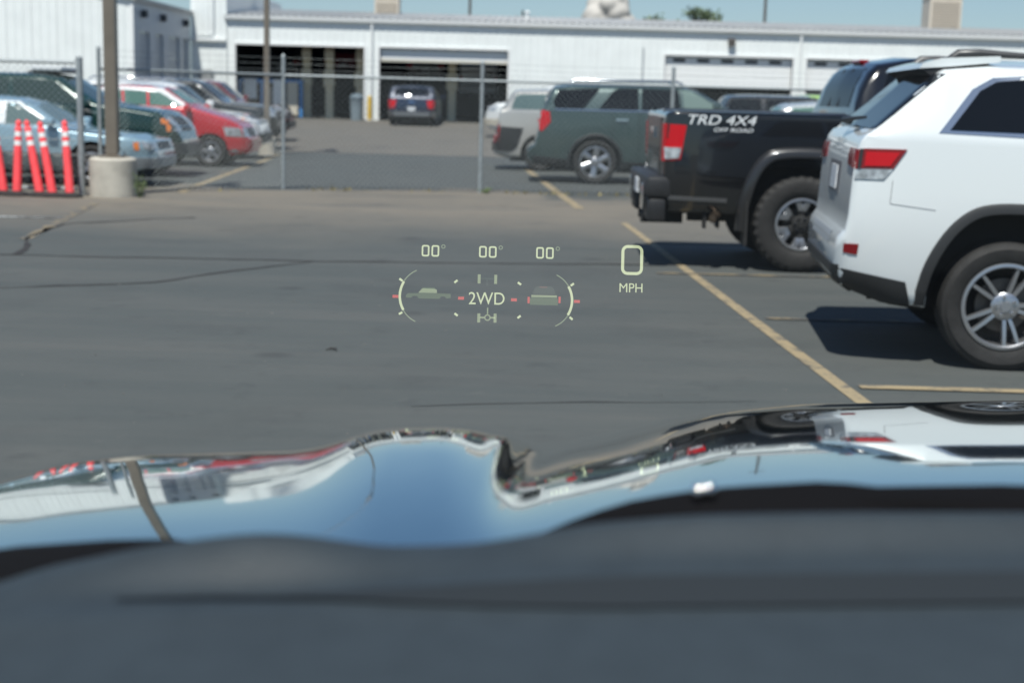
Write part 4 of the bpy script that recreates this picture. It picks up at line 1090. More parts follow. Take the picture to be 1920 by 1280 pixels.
# ---- other vehicles on the right
c = generic('suv', 'pale silver SUV with dark lower tailgate half hidden by the grey green SUV', 'suv', (-.50, 31.9, 0), 0, paint('tan', (.50, .49, .46), metal=.3), 'suv', 4.7, .93, 1.74, .36, group='vehicles parked on the right', glass=GLASSL)
tail(c, 4.7, .93, 1.74, .55, .98, .12)
c.both('lower_cladding', [(.04, .93), (.62, .90), (.50, .5), (.40, .40), (.03, .42)], BLACKP, off=.012, thick=.03)
c.both('side_cladding', [(1.45, .62), (3.5, .62), (3.5, .32), (1.45, .32)], BLACKP, off=.012, thick=.03)
c = generic('suv', 'black SUV roof seen past the grey green SUV and behind the black bed', 'suv', (4.6, 35.6, 0), 0, paint('black2', (.012, .013, .014)), 'suv', 4.8, .95, 1.76, .37, group='vehicles parked on the right')
tail(c, 4.8, .95, 1.76, .9, 1.2)
c = generic('sedan', 'silver car showing its pale windscreen pillar above the black truck bed', 'car', (4.95, 31.3, 0), 0, paint('silver2', (.62, .65, .66), metal=.4), 'hatch', 4.3, .88, 1.62, .33, glass=mat('green_tint', (.10, .19, .16), .05), group='vehicles parked on the right')
nose(c, 4.3, .88, 1.62, .62, .78, .5)
c = generic('van', 'lime green small van behind the silver car on the right', 'van', (6.55, 39.6, gz(39.6)), 0, paint('lime', (.34, .60, .03)), 'hatch', 4.2, .86, 1.80, .33, group='vehicles parked on the right')
tail(c, 4.2, .86, 1.80, .8, 1.1)
c = generic('pickup_truck', 'white pickup nose poking out near the right garage bay', 'pickup', (.6, 49.5, gz(49.5)), R(180), paint('white2', (.72, .74, .74)), 'pickup', 5.4, .96, 1.80, .38, group='vehicles parked on the right')
c.root.location.x = 4.3
nose(c, 5.4, .96, 1.80, .85, 1.05, .4, amber=False, bumper=mat('beige_bumper', (.5, .46, .38), .5))
# dark blue pickup with canopy facing the bay
BL = paint('navy', (.012, .022, .050), metal=.2)
c = generic('pickup_truck', 'dark blue pickup with canopy facing into the right garage bay', 'pickup', (-4.15, 56.6, gz(58)), R(90), BL, 'canopy', 5.2, .95, 1.56, .36, glass=mat('canopy_glass', (.008, .011, .018), .06, spec=.2))
tail(c, 5.2, .95, 1.56, .66, .98, .12, bumper=mat('dull_chrome', (.30, .30, .30), .3, metal=.8))
c.panel('tailgate_handle', [(-.12, .93), (.12, .93), (.12, .87), (-.12, .87)], 'B', CHROME, off=.02)

# ---- vehicles on the left
LB = paint('light_blue', (.30, .44, .52), metal=.25)
c = generic('sedan', 'old light blue sedan behind the red delineator posts, nose at the pole base', 'sedan', (-5.64 - 4.75, 23.3, 0), 0, LB, 'sedan', 4.75, .90, 1.37, .32, glass=mat('grey_green_glass', (.12, .17, .17), .05), group='vehicles parked on the left')
nose(c, 4.75, .90, 1.37, .58, .72, .22, bumper=mat('bumper_grey', (.34, .37, .39), .35, metal=.4))
c.both('side_moulding', [(.3, .55), (4.4, .50), (4.4, .46), (.3, .51)], TRIM, off=.012, thick=.016)
c.both('two_tone_panel', [(1.35, .455), (3.35, .455), (3.35, .26), (1.35, .26)], mat('lower_grey', (.12, .14, .145), .5), off=.006)
c.both('side_marker', [(4.12, .43), (4.34, .43), (4.34, .375), (4.12, .375)], AMBER, off=.036, thick=.03)
c.both('roof_drip_rail', [(1.55, 1.29), (2.65, 1.275), (3.18, .965), (3.14, .95), (2.62, 1.245), (1.55, 1.262)], mat('white_trim2', (.72, .76, .78), .3), off=.010, thick=.012)
c.both('b_pillar_trim', [(2.36, 1.28), (2.47, 1.28), (2.48, .94), (2.37, .94)], mat('white_trim2', ()), off=.009, thick=.012)
DG = paint('dark_green', (.010, .040, .032), metal=.1, rough=.25)
c = generic('suv', 'dark green old truck with orange corner lamps behind the light blue sedan', 'suv', (-5.84 - 4.9, 26.0, 0), 0, DG, 'suv', 4.9, .95, 1.76, .37, glass=mat('truck_glass', (.035, .055, .05), .04), group='vehicles parked on the left', hood_up=1.13)
nose(c, 4.9, .95, 1.76, .80, 1.06, .16, bumper=mat('bumper_dark', (.10, .10, .10), .4, metal=.3))
for v in 'RL': c.panel('turn_signal', [(4.56, 1.02), (4.72, 1.01), (4.73, .92), (4.57, .93)], v, AMBER, off=.012)
c.both('body_highlight_moulding', [(.5, .80), (3.4, .80), (3.4, .76), (.5, .76)], BLACKP, off=.01)
bm = nb(); box(bm, (2.2, -.45, 1.775), (2.75, .45, 1.86), .03); obj('roof_sign_box', bm, mat('roof_box', (.55, .57, .58), .5), c.root)
obj('roof_sign_base', boxm((2.1, -.3, 1.745), (2.85, .3, 1.774)), BLACKP, c.root)
RP = paint('red', (.50, .012, .022), metal=.1)
c = generic('hatchback', 'red hatchback with white roof pillars parked nose right', 'car', (-5.42 - 3.6, 30.0, 0), 0, RP, 'hatch', 3.6, .86, 1.62, .305, glass=mat('green_tint', ()), group='vehicles parked on the left')  # the white on roof and pillars is painted sun glare
nose(c, 3.6, .86, 1.62, .60, .80, .50, amber=False, bumper=RP)
GLARE = mat('glare_white', (.74, .76, .77), .3, coat=1.)  # white panels paint sun glare onto the red car's roof and pillars
c.both('pillar_glare', [(.52, 1.34), (.66, 1.52), (1.1, 1.545), (1.87, 1.515), (2.37, 1.21), (2.28, 1.18), (1.82, 1.455), (1.1, 1.485), (.80, 1.46), (.68, 1.33)], GLARE, off=.011, thick=.014)
c.panel('roof_glare', [(.56, -.6), (1.85, -.6), (1.85, .6), (.56, .6)], 'T', GLARE, off=.006)
c.both('fog_lamp', [(3.24, .42), (3.37, .41), (3.37, .29), (3.24, .30)], CLEARL, off=.008)
SV = paint('silver', (.74, .75, .75))
c = generic('suv', 'white SUV partly hidden behind the red hatchback', 'suv', (-5.80 - 4.6, 33.6, 0), 0, SV, 'suv', 4.6, .92, 1.70, .36, group='vehicles parked on the left')
nose(c, 4.6, .92, 1.70, .80, 1.02, .35, bumper=BLACKP)
for sg in (-1, 1): obj('roof_rail', tube(nb(), [(.7, sg * .66, 1.69), (.8, sg * .66, 1.75), (2.3, sg * .66, 1.755), (2.4, sg * .66, 1.70)], .02, 8), CHROME, c.root, 50)
DT = paint('charcoal', (.030, .033, .036), metal=.4)
c = generic('pickup_truck', 'dark charcoal truck with black front guard beyond the white SUV', 'pickup', (-6.27 - 5.3, 38.6, gz(38.6)), 0, DT, 'pickup', 5.3, .97, 1.80, .40, group='vehicles parked on the left')
nose(c, 5.3, .97, 1.80, .85, 1.08, .22)
bm = nb()
for y_ in (-.5, .5): tube(bm, [(5.25, y_, .55), (5.42, y_, .6), (5.42, y_, 1.1), (5.3, y_, 1.2)], .035, 8)
tube(bm, [(5.42, -.8, .85), (5.42, .8, .85)], .035, 8)
obj('bull_bar', bm, BLACKP, c.root, 50)
c = generic('suv', 'dark red vehicle showing its windshield beyond the charcoal truck', 'suv', (-6.72 - 4.7, 43.2, gz(43.2)), 0, paint('maroon', (.16, .02, .025), metal=.2), 'suv', 4.7, .93, 1.72, .37, group='vehicles parked on the left')
nose(c, 4.7, .93, 1.72, .8, 1.0, .3)

# ---- vehicles raised on lifts inside the garage
for lb, x, y, z, pm, kd in (('dark red car raised on a lift in the left bay', -8.05, 67, 2.15, paint('maroon', ()), 'suv'), ('grey car raised high at the left end of the left bay', -11.1, 68, 2.0, paint('grey3', (.14, .145, .15), metal=.3), 'hatch'),
                            ('grey pickup raised on a lift behind the dark blue pickup', -4.4, 68.5, 2.0, paint('grey4', (.20, .20, .20), metal=.3), 'pickup'), ('dark car on the workshop floor under the half open door', 8.3, 66, .43, paint('black2', ()), 'suv'), ('maroon car behind the half open right door', 15.2, 66.5, .43, paint('maroon', ()), 'suv')):
    c = generic('car', lb, 'car', (x, y, z), R(90), pm, kd, 4.6, .92, 1.55, .34, group='cars inside the garage')
    tail(c, 4.6, .92, 1.55, .75, .95)
t = thing('box_van', 'white box van raised in the right half of the right bay', 'van', (-1.88, 67.5, 1.95))
bm = nb(); box(bm, (-.82, 0, .12), (.82, 4.2, 1.05), .03); obj('cargo_box', bm, PAPER, t)
obj('roof_band', boxm((-.825, -.01, .95), (.825, 4.21, 1.10), .01), BLUE, t)
obj('rear_door', boxm((-.05, -.02, .2), (.75, -.004, .92)), PAPER, t); obj('rear_door', boxm((-.75, -.02, .2), (-.06, -.004, .92)), PAPER, t)
obj('license_plate', boxm((.35, -.035, .45), (.62, -.022, .68)), mat('plate_dark', (.2, .22, .24), .5), t)
for sx in (-.78, .78): obj('taillight', boxm((sx - .06, -.03, .25), (sx + .06, -.022, .45)), REDL, t)
bm = nb(); tube(bm, [(-.85, .1, -.12), (.85, .1, -.12)], .16, 14); obj('fuel_tank', bm, mat('tank_grey', (.55, .56, .56), .35), t, 40)
for sx in (-.62, .62):
    w = obj('wheel', tube(nb(), [(sx - .12, 3.2, -.1), (sx + .12, 3.2, -.1)], .36, 24), RUBBER, t, 40)
obj('chassis', boxm((-.5, .1, -.05), (.5, 4.1, .118)), DARK, t)

# ---------------------------------------------------------------- the truck we look out of
HX = [-0.66, -0.634, -0.608, -0.582, -0.556, -0.53, -0.504, -0.478, -0.452, -0.426, -0.4, -0.374, -0.348, -0.322, -0.296, -0.27, -0.244, -0.218, -0.192, -0.166, -0.14, -0.13, -0.12, -0.11, -0.1, -0.09, -0.08, -0.07, -0.06, -0.05, -0.04, -0.03, -0.02, -0.01, 0, 0.01, 0.02, 0.03, 0.04, 0.05, 0.06, 0.07, 0.08, 0.09, 0.1, 0.11, 0.12, 0.146, 0.172, 0.198, 0.224, 0.25, 0.276, 0.302, 0.328, 0.354, 0.38, 0.406, 0.432, 0.458, 0.484, 0.51, 0.536, 0.562, 0.588, 0.614, 0.64, 0.666, 0.692, 0.718, 0.744, 0.77, 0.796, 0.822, 0.848, 0.874, 0.9, 0.926, 0.952, 0.978, 1.004, 1.03, 1.056]
HY = [1.16, 1.188, 1.216, 1.244, 1.272, 1.3, 1.328, 1.356, 1.384, 1.412, 1.44, 1.468, 1.496, 1.524, 1.552, 1.58, 1.608, 1.636, 1.664, 1.692, 1.72, 1.748, 1.776, 1.804, 1.832, 1.86, 1.888, 1.916, 1.944, 1.972, 2, 2.028, 2.056, 2.084, 2.112, 2.14, 2.168, 2.196, 2.224, 2.252, 2.28, 2.308, 2.336, 2.364, 2.392, 2.42, 2.448, 2.476, 2.504, 2.532, 2.56, 2.588, 2.616, 2.644, 2.672, 2.7, 2.728, 2.756, 2.784, 2.812, 2.84]
HOOD_Z = [
'5270 5270 5270 5270 5270 5270 5270 5292 5330 5366 5400 5433 5464 5493 5521 5547 5571 5592 5613 5632 5653 5660 5668 5675 5682 5688 5693 5699 5704 5708 5711 5713 5714 5714 5716 5719 5722 5725 5728 5730 5733 5736 5738 5740 5742 5743 5745 5746 5745 5743 5739 5733 5725 5715 5704 5691 5677 5661 5643 5624 5603 5581 5577 5577 5577 5577 5577 5577 5577 5577 5577 5577 5577 5577 5577 5577 5577 5577 5577 5577 5577 5577 5577',
'5268 5268 5268 5268 5268 5268 5268 5306 5342 5376 5409 5439 5467 5493 5518 5541 5563 5584 5605 5625 5649 5658 5667 5675 5682 5688 5694 5699 5704 5707 5707 5707 5705 5702 5702 5705 5708 5711 5714 5717 5720 5723 5726 5729 5732 5734 5736 5740 5740 5738 5735 5730 5724 5716 5706 5694 5680 5665 5648 5630 5610 5589 5574 5574 5574 5574 5574 5574 5574 5574 5574 5574 5574 5574 5574 5574 5574 5574 5574 5574 5574 5574 5574',
'5265 5265 5265 5265 5265 5265 5282 5315 5345 5375 5404 5433 5461 5487 5510 5532 5553 5574 5594 5617 5645 5656 5666 5675 5682 5688 5693 5699 5703 5704 5702 5699 5694 5686 5685 5688 5691 5695 5698 5701 5705 5709 5712 5715 5719 5722 5725 5731 5732 5732 5730 5726 5720 5713 5705 5695 5683 5669 5654 5637 5617 5596 5574 5571 5571 5571 5571 5571 5571 5571 5571 5571 5571 5571 5571 5571 5571 5571 5571 5571 5571 5571 5571',
'5248 5248 5248 5248 5248 5248 5276 5306 5335 5366 5396 5425 5452 5477 5499 5520 5540 5561 5582 5608 5641 5653 5665 5674 5680 5686 5692 5698 5701 5700 5695 5690 5680 5668 5664 5667 5671 5675 5679 5683 5687 5691 5695 5699 5703 5707 5711 5719 5722 5723 5722 5719 5715 5709 5702 5693 5683 5671 5657 5642 5625 5606 5586 5573 5573 5573 5573 5573 5573 5573 5573 5573 5573 5573 5573 5573 5573 5573 5573 5573 5573 5573 5573',
'5225 5225 5225 5225 5225 5236 5265 5294 5324 5356 5386 5414 5441 5464 5485 5505 5525 5547 5568 5599 5636 5651 5663 5672 5678 5684 5690 5696 5699 5694 5687 5678 5664 5647 5641 5644 5648 5653 5658 5662 5667 5671 5676 5680 5685 5690 5694 5705 5710 5713 5712 5711 5707 5703 5697 5689 5680 5670 5658 5645 5629 5613 5594 5574 5574 5574 5574 5574 5574 5574 5574 5574 5574 5574 5574 5574 5574 5574 5574 5574 5574 5574 5574',
'5199 5199 5199 5199 5199 5223 5252 5280 5312 5344 5373 5401 5427 5448 5468 5488 5508 5531 5553 5590 5632 5648 5661 5669 5675 5682 5688 5693 5694 5687 5677 5665 5646 5623 5615 5618 5623 5629 5634 5639 5644 5649 5654 5659 5664 5670 5675 5689 5696 5700 5701 5700 5698 5695 5690 5683 5676 5667 5656 5644 5631 5616 5600 5582 5573 5573 5573 5573 5573 5573 5573 5573 5573 5573 5573 5573 5573 5573 5573 5573 5573 5573 5573',
'5172 5172 5172 5172 5180 5208 5236 5266 5298 5330 5358 5385 5409 5430 5450 5469 5490 5513 5538 5581 5628 5646 5658 5665 5672 5678 5685 5690 5689 5679 5666 5651 5627 5597 5586 5589 5595 5601 5608 5614 5619 5625 5630 5636 5641 5648 5654 5670 5680 5686 5688 5688 5687 5684 5681 5676 5669 5661 5652 5642 5630 5617 5602 5586 5570 5570 5570 5570 5570 5570 5570 5570 5570 5570 5570 5570 5570 5570 5570 5570 5570 5570 5570',
'5143 5143 5143 5143 5163 5191 5219 5250 5283 5313 5341 5367 5389 5409 5429 5448 5470 5494 5523 5572 5625 5643 5654 5661 5668 5674 5681 5685 5683 5670 5654 5637 5608 5571 5555 5557 5564 5572 5579 5586 5592 5599 5605 5611 5617 5624 5631 5649 5661 5669 5673 5674 5674 5673 5670 5666 5661 5654 5646 5637 5627 5615 5602 5587 5571 5566 5566 5566 5566 5566 5566 5566 5566 5566 5566 5566 5566 5566 5566 5566 5566 5566 5566',
'5112 5112 5112 5116 5145 5173 5201 5234 5266 5294 5321 5346 5367 5386 5406 5425 5449 5473 5509 5563 5621 5638 5648 5655 5662 5669 5675 5679 5675 5660 5642 5623 5590 5544 5522 5523 5531 5541 5549 5556 5564 5571 5577 5584 5590 5598 5606 5626 5641 5651 5657 5659 5660 5659 5657 5654 5651 5645 5638 5630 5621 5611 5599 5586 5572 5560 5560 5560 5560 5560 5560 5560 5560 5560 5560 5560 5560 5560 5560 5560 5560 5560 5560',
'5078 5078 5078 5096 5125 5153 5183 5215 5246 5273 5299 5322 5342 5362 5381 5401 5426 5452 5495 5555 5617 5633 5641 5648 5656 5662 5669 5672 5666 5649 5629 5608 5574 5519 5488 5488 5497 5507 5517 5525 5533 5541 5548 5555 5562 5570 5579 5602 5619 5631 5639 5642 5644 5644 5643 5641 5639 5634 5629 5622 5614 5605 5595 5583 5570 5556 5553 5553 5553 5553 5553 5553 5553 5553 5553 5553 5553 5553 5553 5553 5553 5553 5553',
'5042 5042 5044 5075 5103 5132 5163 5194 5223 5249 5274 5296 5316 5335 5354 5376 5402 5429 5481 5547 5611 5625 5633 5640 5648 5655 5661 5663 5655 5637 5615 5594 5559 5496 5454 5451 5461 5473 5483 5492 5500 5509 5517 5525 5533 5541 5551 5575 5595 5609 5619 5623 5626 5628 5628 5627 5625 5622 5617 5612 5605 5597 5588 5578 5566 5553 5544 5544 5544 5544 5544 5544 5544 5544 5544 5544 5544 5544 5544 5544 5544 5544 5544',
'5004 5004 5021 5052 5081 5111 5142 5173 5199 5224 5248 5269 5288 5307 5326 5350 5377 5407 5468 5539 5604 5616 5623 5631 5638 5646 5652 5653 5643 5624 5601 5578 5545 5475 5420 5413 5424 5436 5448 5457 5466 5476 5484 5493 5501 5510 5521 5547 5570 5585 5598 5603 5607 5610 5611 5611 5610 5608 5605 5600 5594 5587 5579 5570 5560 5549 5536 5535 5535 5535 5535 5535 5535 5535 5535 5535 5535 5535 5535 5535 5535 5535 5535',
'4963 4963 4997 5029 5058 5089 5120 5149 5174 5198 5221 5241 5260 5279 5298 5323 5351 5386 5454 5532 5595 5605 5613 5620 5628 5636 5641 5641 5630 5610 5585 5562 5531 5458 5387 5374 5385 5398 5411 5421 5431 5441 5450 5459 5469 5478 5489 5517 5542 5560 5575 5582 5586 5590 5592 5593 5593 5592 5590 5586 5581 5576 5569 5561 5552 5542 5531 5524 5524 5524 5524 5524 5524 5524 5524 5524 5524 5524 5524 5524 5524 5524 5524',
'4911 4933 4973 5005 5036 5067 5097 5124 5148 5172 5193 5212 5231 5250 5269 5296 5325 5366 5442 5524 5584 5593 5601 5609 5617 5624 5630 5628 5615 5594 5568 5544 5515 5443 5356 5334 5345 5359 5372 5383 5394 5404 5414 5424 5434 5444 5455 5486 5514 5533 5550 5559 5564 5568 5571 5573 5574 5574 5573 5570 5567 5562 5557 5550 5542 5533 5523 5512 5512 5512 5512 5512 5512 5512 5512 5512 5512 5512 5512 5512 5512 5512 5512',
'4841 4901 4948 4981 5013 5043 5072 5097 5121 5144 5164 5183 5202 5220 5241 5269 5298 5348 5429 5516 5571 5580 5588 5596 5604 5612 5617 5613 5599 5576 5549 5524 5499 5431 5328 5294 5303 5317 5331 5343 5355 5366 5377 5387 5397 5408 5420 5453 5483 5505 5524 5535 5541 5546 5550 5552 5553 5554 5554 5553 5550 5546 5542 5537 5530 5522 5513 5504 5499 5499 5499 5499 5499 5499 5499 5499 5499 5499 5499 5499 5499 5499 5499',
'4847 4866 4921 4957 4989 5018 5047 5070 5094 5116 5134 5153 5171 5189 5212 5241 5271 5331 5417 5505 5556 5564 5572 5580 5588 5595 5599 5594 5579 5556 5527 5501 5481 5421 5302 5255 5260 5274 5289 5302 5315 5327 5338 5349 5359 5370 5382 5418 5451 5475 5496 5510 5516 5522 5527 5529 5531 5533 5534 5533 5531 5528 5525 5521 5515 5509 5501 5493 5484 5484 5484 5484 5484 5484 5484 5484 5484 5484 5484 5484 5484 5484 5484',
'4814 4828 4893 4933 4964 4993 5019 5042 5065 5086 5104 5123 5141 5159 5184 5212 5244 5315 5403 5490 5536 5544 5552 5560 5567 5574 5577 5571 5556 5533 5504 5477 5460 5412 5281 5216 5216 5229 5245 5259 5272 5285 5297 5308 5319 5330 5343 5380 5416 5443 5467 5483 5490 5497 5502 5506 5508 5510 5511 5512 5511 5509 5506 5503 5499 5493 5486 5479 5471 5468 5468 5468 5468 5468 5468 5468 5468 5468 5468 5468 5468 5468 5468',
'4721 4789 4861 4906 4938 4967 4991 5014 5036 5055 5074 5092 5109 5128 5154 5183 5219 5298 5388 5472 5513 5520 5528 5536 5543 5549 5552 5545 5529 5506 5478 5450 5437 5402 5266 5178 5171 5183 5200 5215 5229 5242 5254 5266 5277 5289 5301 5340 5378 5409 5435 5456 5464 5470 5477 5481 5484 5486 5488 5489 5489 5487 5485 5483 5480 5475 5469 5463 5456 5450 5450 5450 5450 5450 5450 5450 5450 5450 5450 5450 5450 5450 5450',
'4633 4749 4826 4878 4911 4939 4962 4985 5006 5025 5043 5060 5077 5097 5124 5152 5194 5279 5370 5451 5487 5494 5502 5509 5516 5522 5523 5515 5500 5478 5449 5421 5412 5389 5257 5143 5126 5136 5153 5169 5184 5198 5211 5222 5234 5246 5259 5299 5339 5373 5401 5426 5436 5443 5450 5455 5458 5461 5463 5465 5465 5465 5463 5461 5459 5455 5451 5445 5439 5432 5430 5430 5430 5430 5430 5430 5430 5430 5430 5430 5430 5430 5430',
'4567 4704 4787 4847 4883 4910 4932 4954 4975 4993 5010 5027 5044 5065 5093 5121 5170 5258 5350 5427 5458 5465 5473 5480 5487 5492 5492 5484 5468 5446 5418 5390 5383 5373 5252 5112 5081 5088 5106 5123 5138 5153 5166 5178 5190 5202 5215 5256 5298 5335 5365 5393 5406 5414 5422 5428 5432 5435 5437 5439 5441 5440 5439 5438 5436 5434 5430 5425 5420 5414 5409 5409 5409 5409 5409 5409 5409 5409 5409 5409 5409 5409 5409',
'4496 4653 4746 4811 4854 4878 4901 4923 4942 4959 4976 4993 5010 5032 5060 5089 5146 5235 5325 5400 5427 5434 5441 5448 5455 5459 5459 5449 5434 5413 5385 5358 5352 5353 5248 5086 5037 5040 5057 5075 5092 5107 5121 5133 5145 5157 5170 5212 5255 5295 5327 5358 5374 5383 5392 5400 5404 5407 5410 5412 5414 5415 5414 5413 5412 5410 5408 5404 5399 5394 5388 5387 5387 5387 5387 5387 5387 5387 5387 5387 5387 5387 5387',
'4417 4596 4705 4774 4822 4846 4868 4889 4907 4924 4941 4958 4975 4999 5026 5056 5118 5204 5292 5368 5391 5398 5405 5412 5418 5422 5421 5411 5396 5376 5350 5322 5318 5322 5244 5065 4995 4992 5008 5026 5044 5060 5074 5087 5099 5111 5124 5166 5211 5253 5288 5321 5340 5351 5360 5369 5375 5378 5381 5384 5386 5387 5387 5387 5386 5385 5383 5380 5376 5372 5367 5364 5364 5364 5364 5364 5364 5364 5364 5364 5364 5364 5364',
'4332 4533 4662 4734 4782 4809 4833 4855 4872 4888 4905 4921 4939 4964 4989 5020 5082 5164 5252 5328 5350 5356 5363 5369 5375 5379 5376 5367 5353 5336 5311 5284 5278 5280 5230 5051 4956 4943 4958 4977 4996 5012 5027 5040 5052 5064 5077 5120 5166 5210 5246 5281 5305 5317 5327 5337 5344 5347 5351 5353 5356 5358 5359 5359 5359 5358 5357 5355 5352 5348 5344 5339 5339 5339 5339 5339 5339 5339 5339 5339 5339 5339 5339',
'4240 4464 4616 4694 4737 4768 4795 4817 4833 4850 4866 4882 4900 4924 4947 4976 5039 5119 5207 5281 5301 5307 5313 5319 5325 5329 5326 5317 5305 5290 5268 5241 5232 5229 5195 5042 4919 4896 4908 4928 4946 4964 4979 4992 5004 5017 5030 5072 5120 5166 5204 5241 5269 5281 5293 5304 5312 5316 5319 5322 5325 5327 5328 5329 5329 5329 5329 5328 5325 5322 5319 5315 5313 5313 5313 5313 5313 5313 5313 5313 5313 5313 5313',
'4141 4391 4566 4649 4688 4722 4752 4773 4789 4806 4821 4837 4856 4878 4899 4927 4992 5070 5158 5229 5248 5254 5260 5266 5271 5275 5272 5264 5254 5240 5220 5194 5183 5175 5145 5036 4888 4849 4857 4877 4897 4914 4930 4944 4956 4969 4982 5024 5073 5120 5160 5198 5230 5245 5258 5270 5280 5284 5287 5290 5293 5296 5297 5298 5299 5299 5299 5299 5297 5295 5292 5289 5285 5285 5285 5285 5285 5285 5285 5285 5285 5285 5285',
'4037 4314 4512 4598 4637 4673 4705 4724 4740 4756 4772 4788 4807 4827 4846 4874 4941 5018 5107 5174 5191 5197 5203 5209 5215 5218 5215 5208 5199 5187 5168 5143 5129 5118 5091 5019 4862 4805 4807 4827 4847 4865 4881 4895 4908 4920 4933 4975 5026 5074 5116 5155 5190 5207 5221 5234 5246 5251 5255 5258 5261 5263 5265 5267 5268 5269 5269 5269 5268 5266 5263 5260 5257 5256 5256 5256 5256 5256 5256 5256 5256 5256 5256',
'3930 4232 4454 4543 4584 4622 4654 4670 4686 4702 4718 4734 4753 4771 4790 4818 4884 4942 5037 5111 5127 5133 5139 5146 5154 5158 5156 5150 5142 5131 5114 5089 5074 5060 5033 4984 4844 4763 4758 4776 4797 4815 4831 4846 4859 4871 4884 4926 4977 5027 5070 5111 5148 5168 5183 5197 5210 5218 5221 5225 5228 5230 5233 5235 5236 5237 5238 5238 5238 5236 5234 5231 5229 5226 5226 5226 5226 5226 5226 5226 5226 5226 5226',
'3828 4146 4382 4474 4531 4569 4598 4614 4630 4646 4662 4678 4696 4713 4731 4750 4794 4833 4941 5020 5035 5041 5048 5057 5068 5080 5087 5089 5083 5073 5057 5033 5016 5000 4975 4932 4828 4726 4709 4725 4746 4765 4782 4796 4809 4822 4835 4876 4928 4979 5024 5066 5105 5129 5144 5159 5174 5183 5187 5191 5194 5197 5200 5202 5203 5205 5206 5206 5207 5206 5204 5202 5199 5196 5195 5195 5195 5195 5195 5195 5195 5195 5195',
'3722 4056 4284 4390 4468 4515 4539 4555 4571 4587 4603 4620 4636 4653 4666 4644 4667 4695 4820 4899 4912 4919 4928 4939 4955 4974 4993 5011 5021 5015 4999 4976 4957 4937 4915 4876 4801 4692 4660 4674 4695 4714 4731 4746 4760 4772 4786 4826 4878 4930 4977 5020 5061 5088 5104 5120 5136 5148 5152 5156 5160 5163 5166 5168 5170 5172 5173 5174 5175 5175 5173 5171 5169 5166 5164 5164 5164 5164 5164 5164 5164 5164 5164',
'3613 3962 4164 4291 4393 4458 4478 4495 4511 4527 4543 4560 4573 4579 4562 4502 4504 4528 4675 4747 4761 4768 4778 4792 4814 4841 4872 4907 4939 4953 4939 4916 4895 4849 4848 4819 4757 4660 4613 4622 4642 4662 4679 4695 4709 4722 4736 4776 4828 4881 4929 4973 5015 5047 5064 5081 5097 5111 5117 5121 5125 5128 5131 5134 5136 5138 5140 5141 5142 5143 5142 5140 5138 5136 5133 5133 5133 5133 5133 5133 5133 5133 5133',
'3520 3843 4028 4177 4302 4378 4398 4416 4435 4454 4471 4481 4479 4470 4411 4326 4305 4334 4504 4567 4580 4589 4600 4617 4646 4681 4725 4778 4831 4872 4877 4855 4810 4731 4757 4760 4704 4623 4566 4569 4589 4608 4626 4642 4657 4671 4685 4725 4778 4831 4881 4925 4969 5005 5023 5040 5057 5073 5081 5085 5089 5093 5096 5099 5102 5104 5106 5108 5109 5110 5110 5108 5107 5105 5102 5100 5100 5100 5100 5100 5100 5100 5100',
'3428 3683 3876 4049 4197 4268 4289 4309 4329 4350 4369 4367 4351 4323 4212 4114 4071 4112 4306 4355 4369 4379 4393 4415 4449 4494 4552 4623 4698 4765 4793 4773 4693 4585 4637 4698 4648 4577 4519 4516 4534 4553 4571 4588 4604 4619 4633 4674 4727 4780 4831 4877 4922 4961 4981 4999 5017 5034 5044 5048 5053 5057 5060 5064 5067 5069 5071 5073 5075 5076 5077 5076 5074 5073 5071 5068 5068 5068 5068 5068 5068 5068 5068',
'3335 3494 3709 3905 4073 4126 4148 4171 4195 4218 4235 4216 4186 4138 3966 3868 3804 3864 4079 4115 4130 4141 4157 4184 4226 4281 4354 4443 4541 4633 4683 4661 4544 4409 4488 4620 4590 4524 4471 4461 4478 4497 4514 4531 4548 4564 4580 4622 4675 4729 4781 4828 4874 4916 4939 4957 4976 4993 5006 5011 5015 5020 5024 5027 5031 5033 5036 5038 5040 5042 5043 5043 5042 5040 5038 5036 5035 5035 5035 5035 5035 5035 5035',
'3243 3293 3526 3746 3918 3954 3978 4004 4030 4057 4066 4031 3987 3911 3682 3586 3505 3591 3821 3845 3862 3874 3893 3925 3976 4041 4129 4238 4358 4476 4544 4518 4363 4204 4311 4516 4532 4469 4419 4406 4421 4439 4456 4473 4491 4508 4524 4568 4621 4677 4730 4778 4826 4870 4895 4915 4934 4952 4967 4973 4978 4982 4986 4990 4994 4997 5000 5002 5005 5007 5008 5009 5008 5007 5005 5003 5001 5001 5001 5001 5001 5001 5001',
'3150 3150 3328 3573 3722 3752 3779 3807 3836 3864 3860 3810 3752 3641 3366 3269 3178 3292 3528 3544 3563 3578 3601 3639 3698 3775 3879 4006 4149 4293 4379 4343 4151 3970 4104 4380 4470 4413 4364 4350 4363 4380 4397 4414 4433 4450 4467 4512 4567 4623 4678 4727 4776 4822 4851 4871 4891 4910 4927 4934 4939 4944 4948 4952 4956 4960 4963 4966 4968 4971 4973 4974 4974 4973 4971 4970 4968 4967 4967 4967 4967 4967 4967',
'3058 3058 3119 3381 3489 3519 3549 3581 3613 3640 3618 3554 3482 3324 3061 3058 3058 3060 3205 3215 3236 3253 3280 3326 3392 3481 3602 3749 3915 4084 4183 4136 3906 3707 3867 4214 4388 4355 4308 4293 4304 4321 4337 4354 4373 4391 4409 4455 4510 4568 4624 4676 4725 4773 4807 4827 4846 4866 4884 4894 4899 4905 4909 4914 4918 4922 4925 4928 4931 4934 4936 4939 4939 4938 4937 4935 4934 4932 4932 4932 4932 4932 4932',
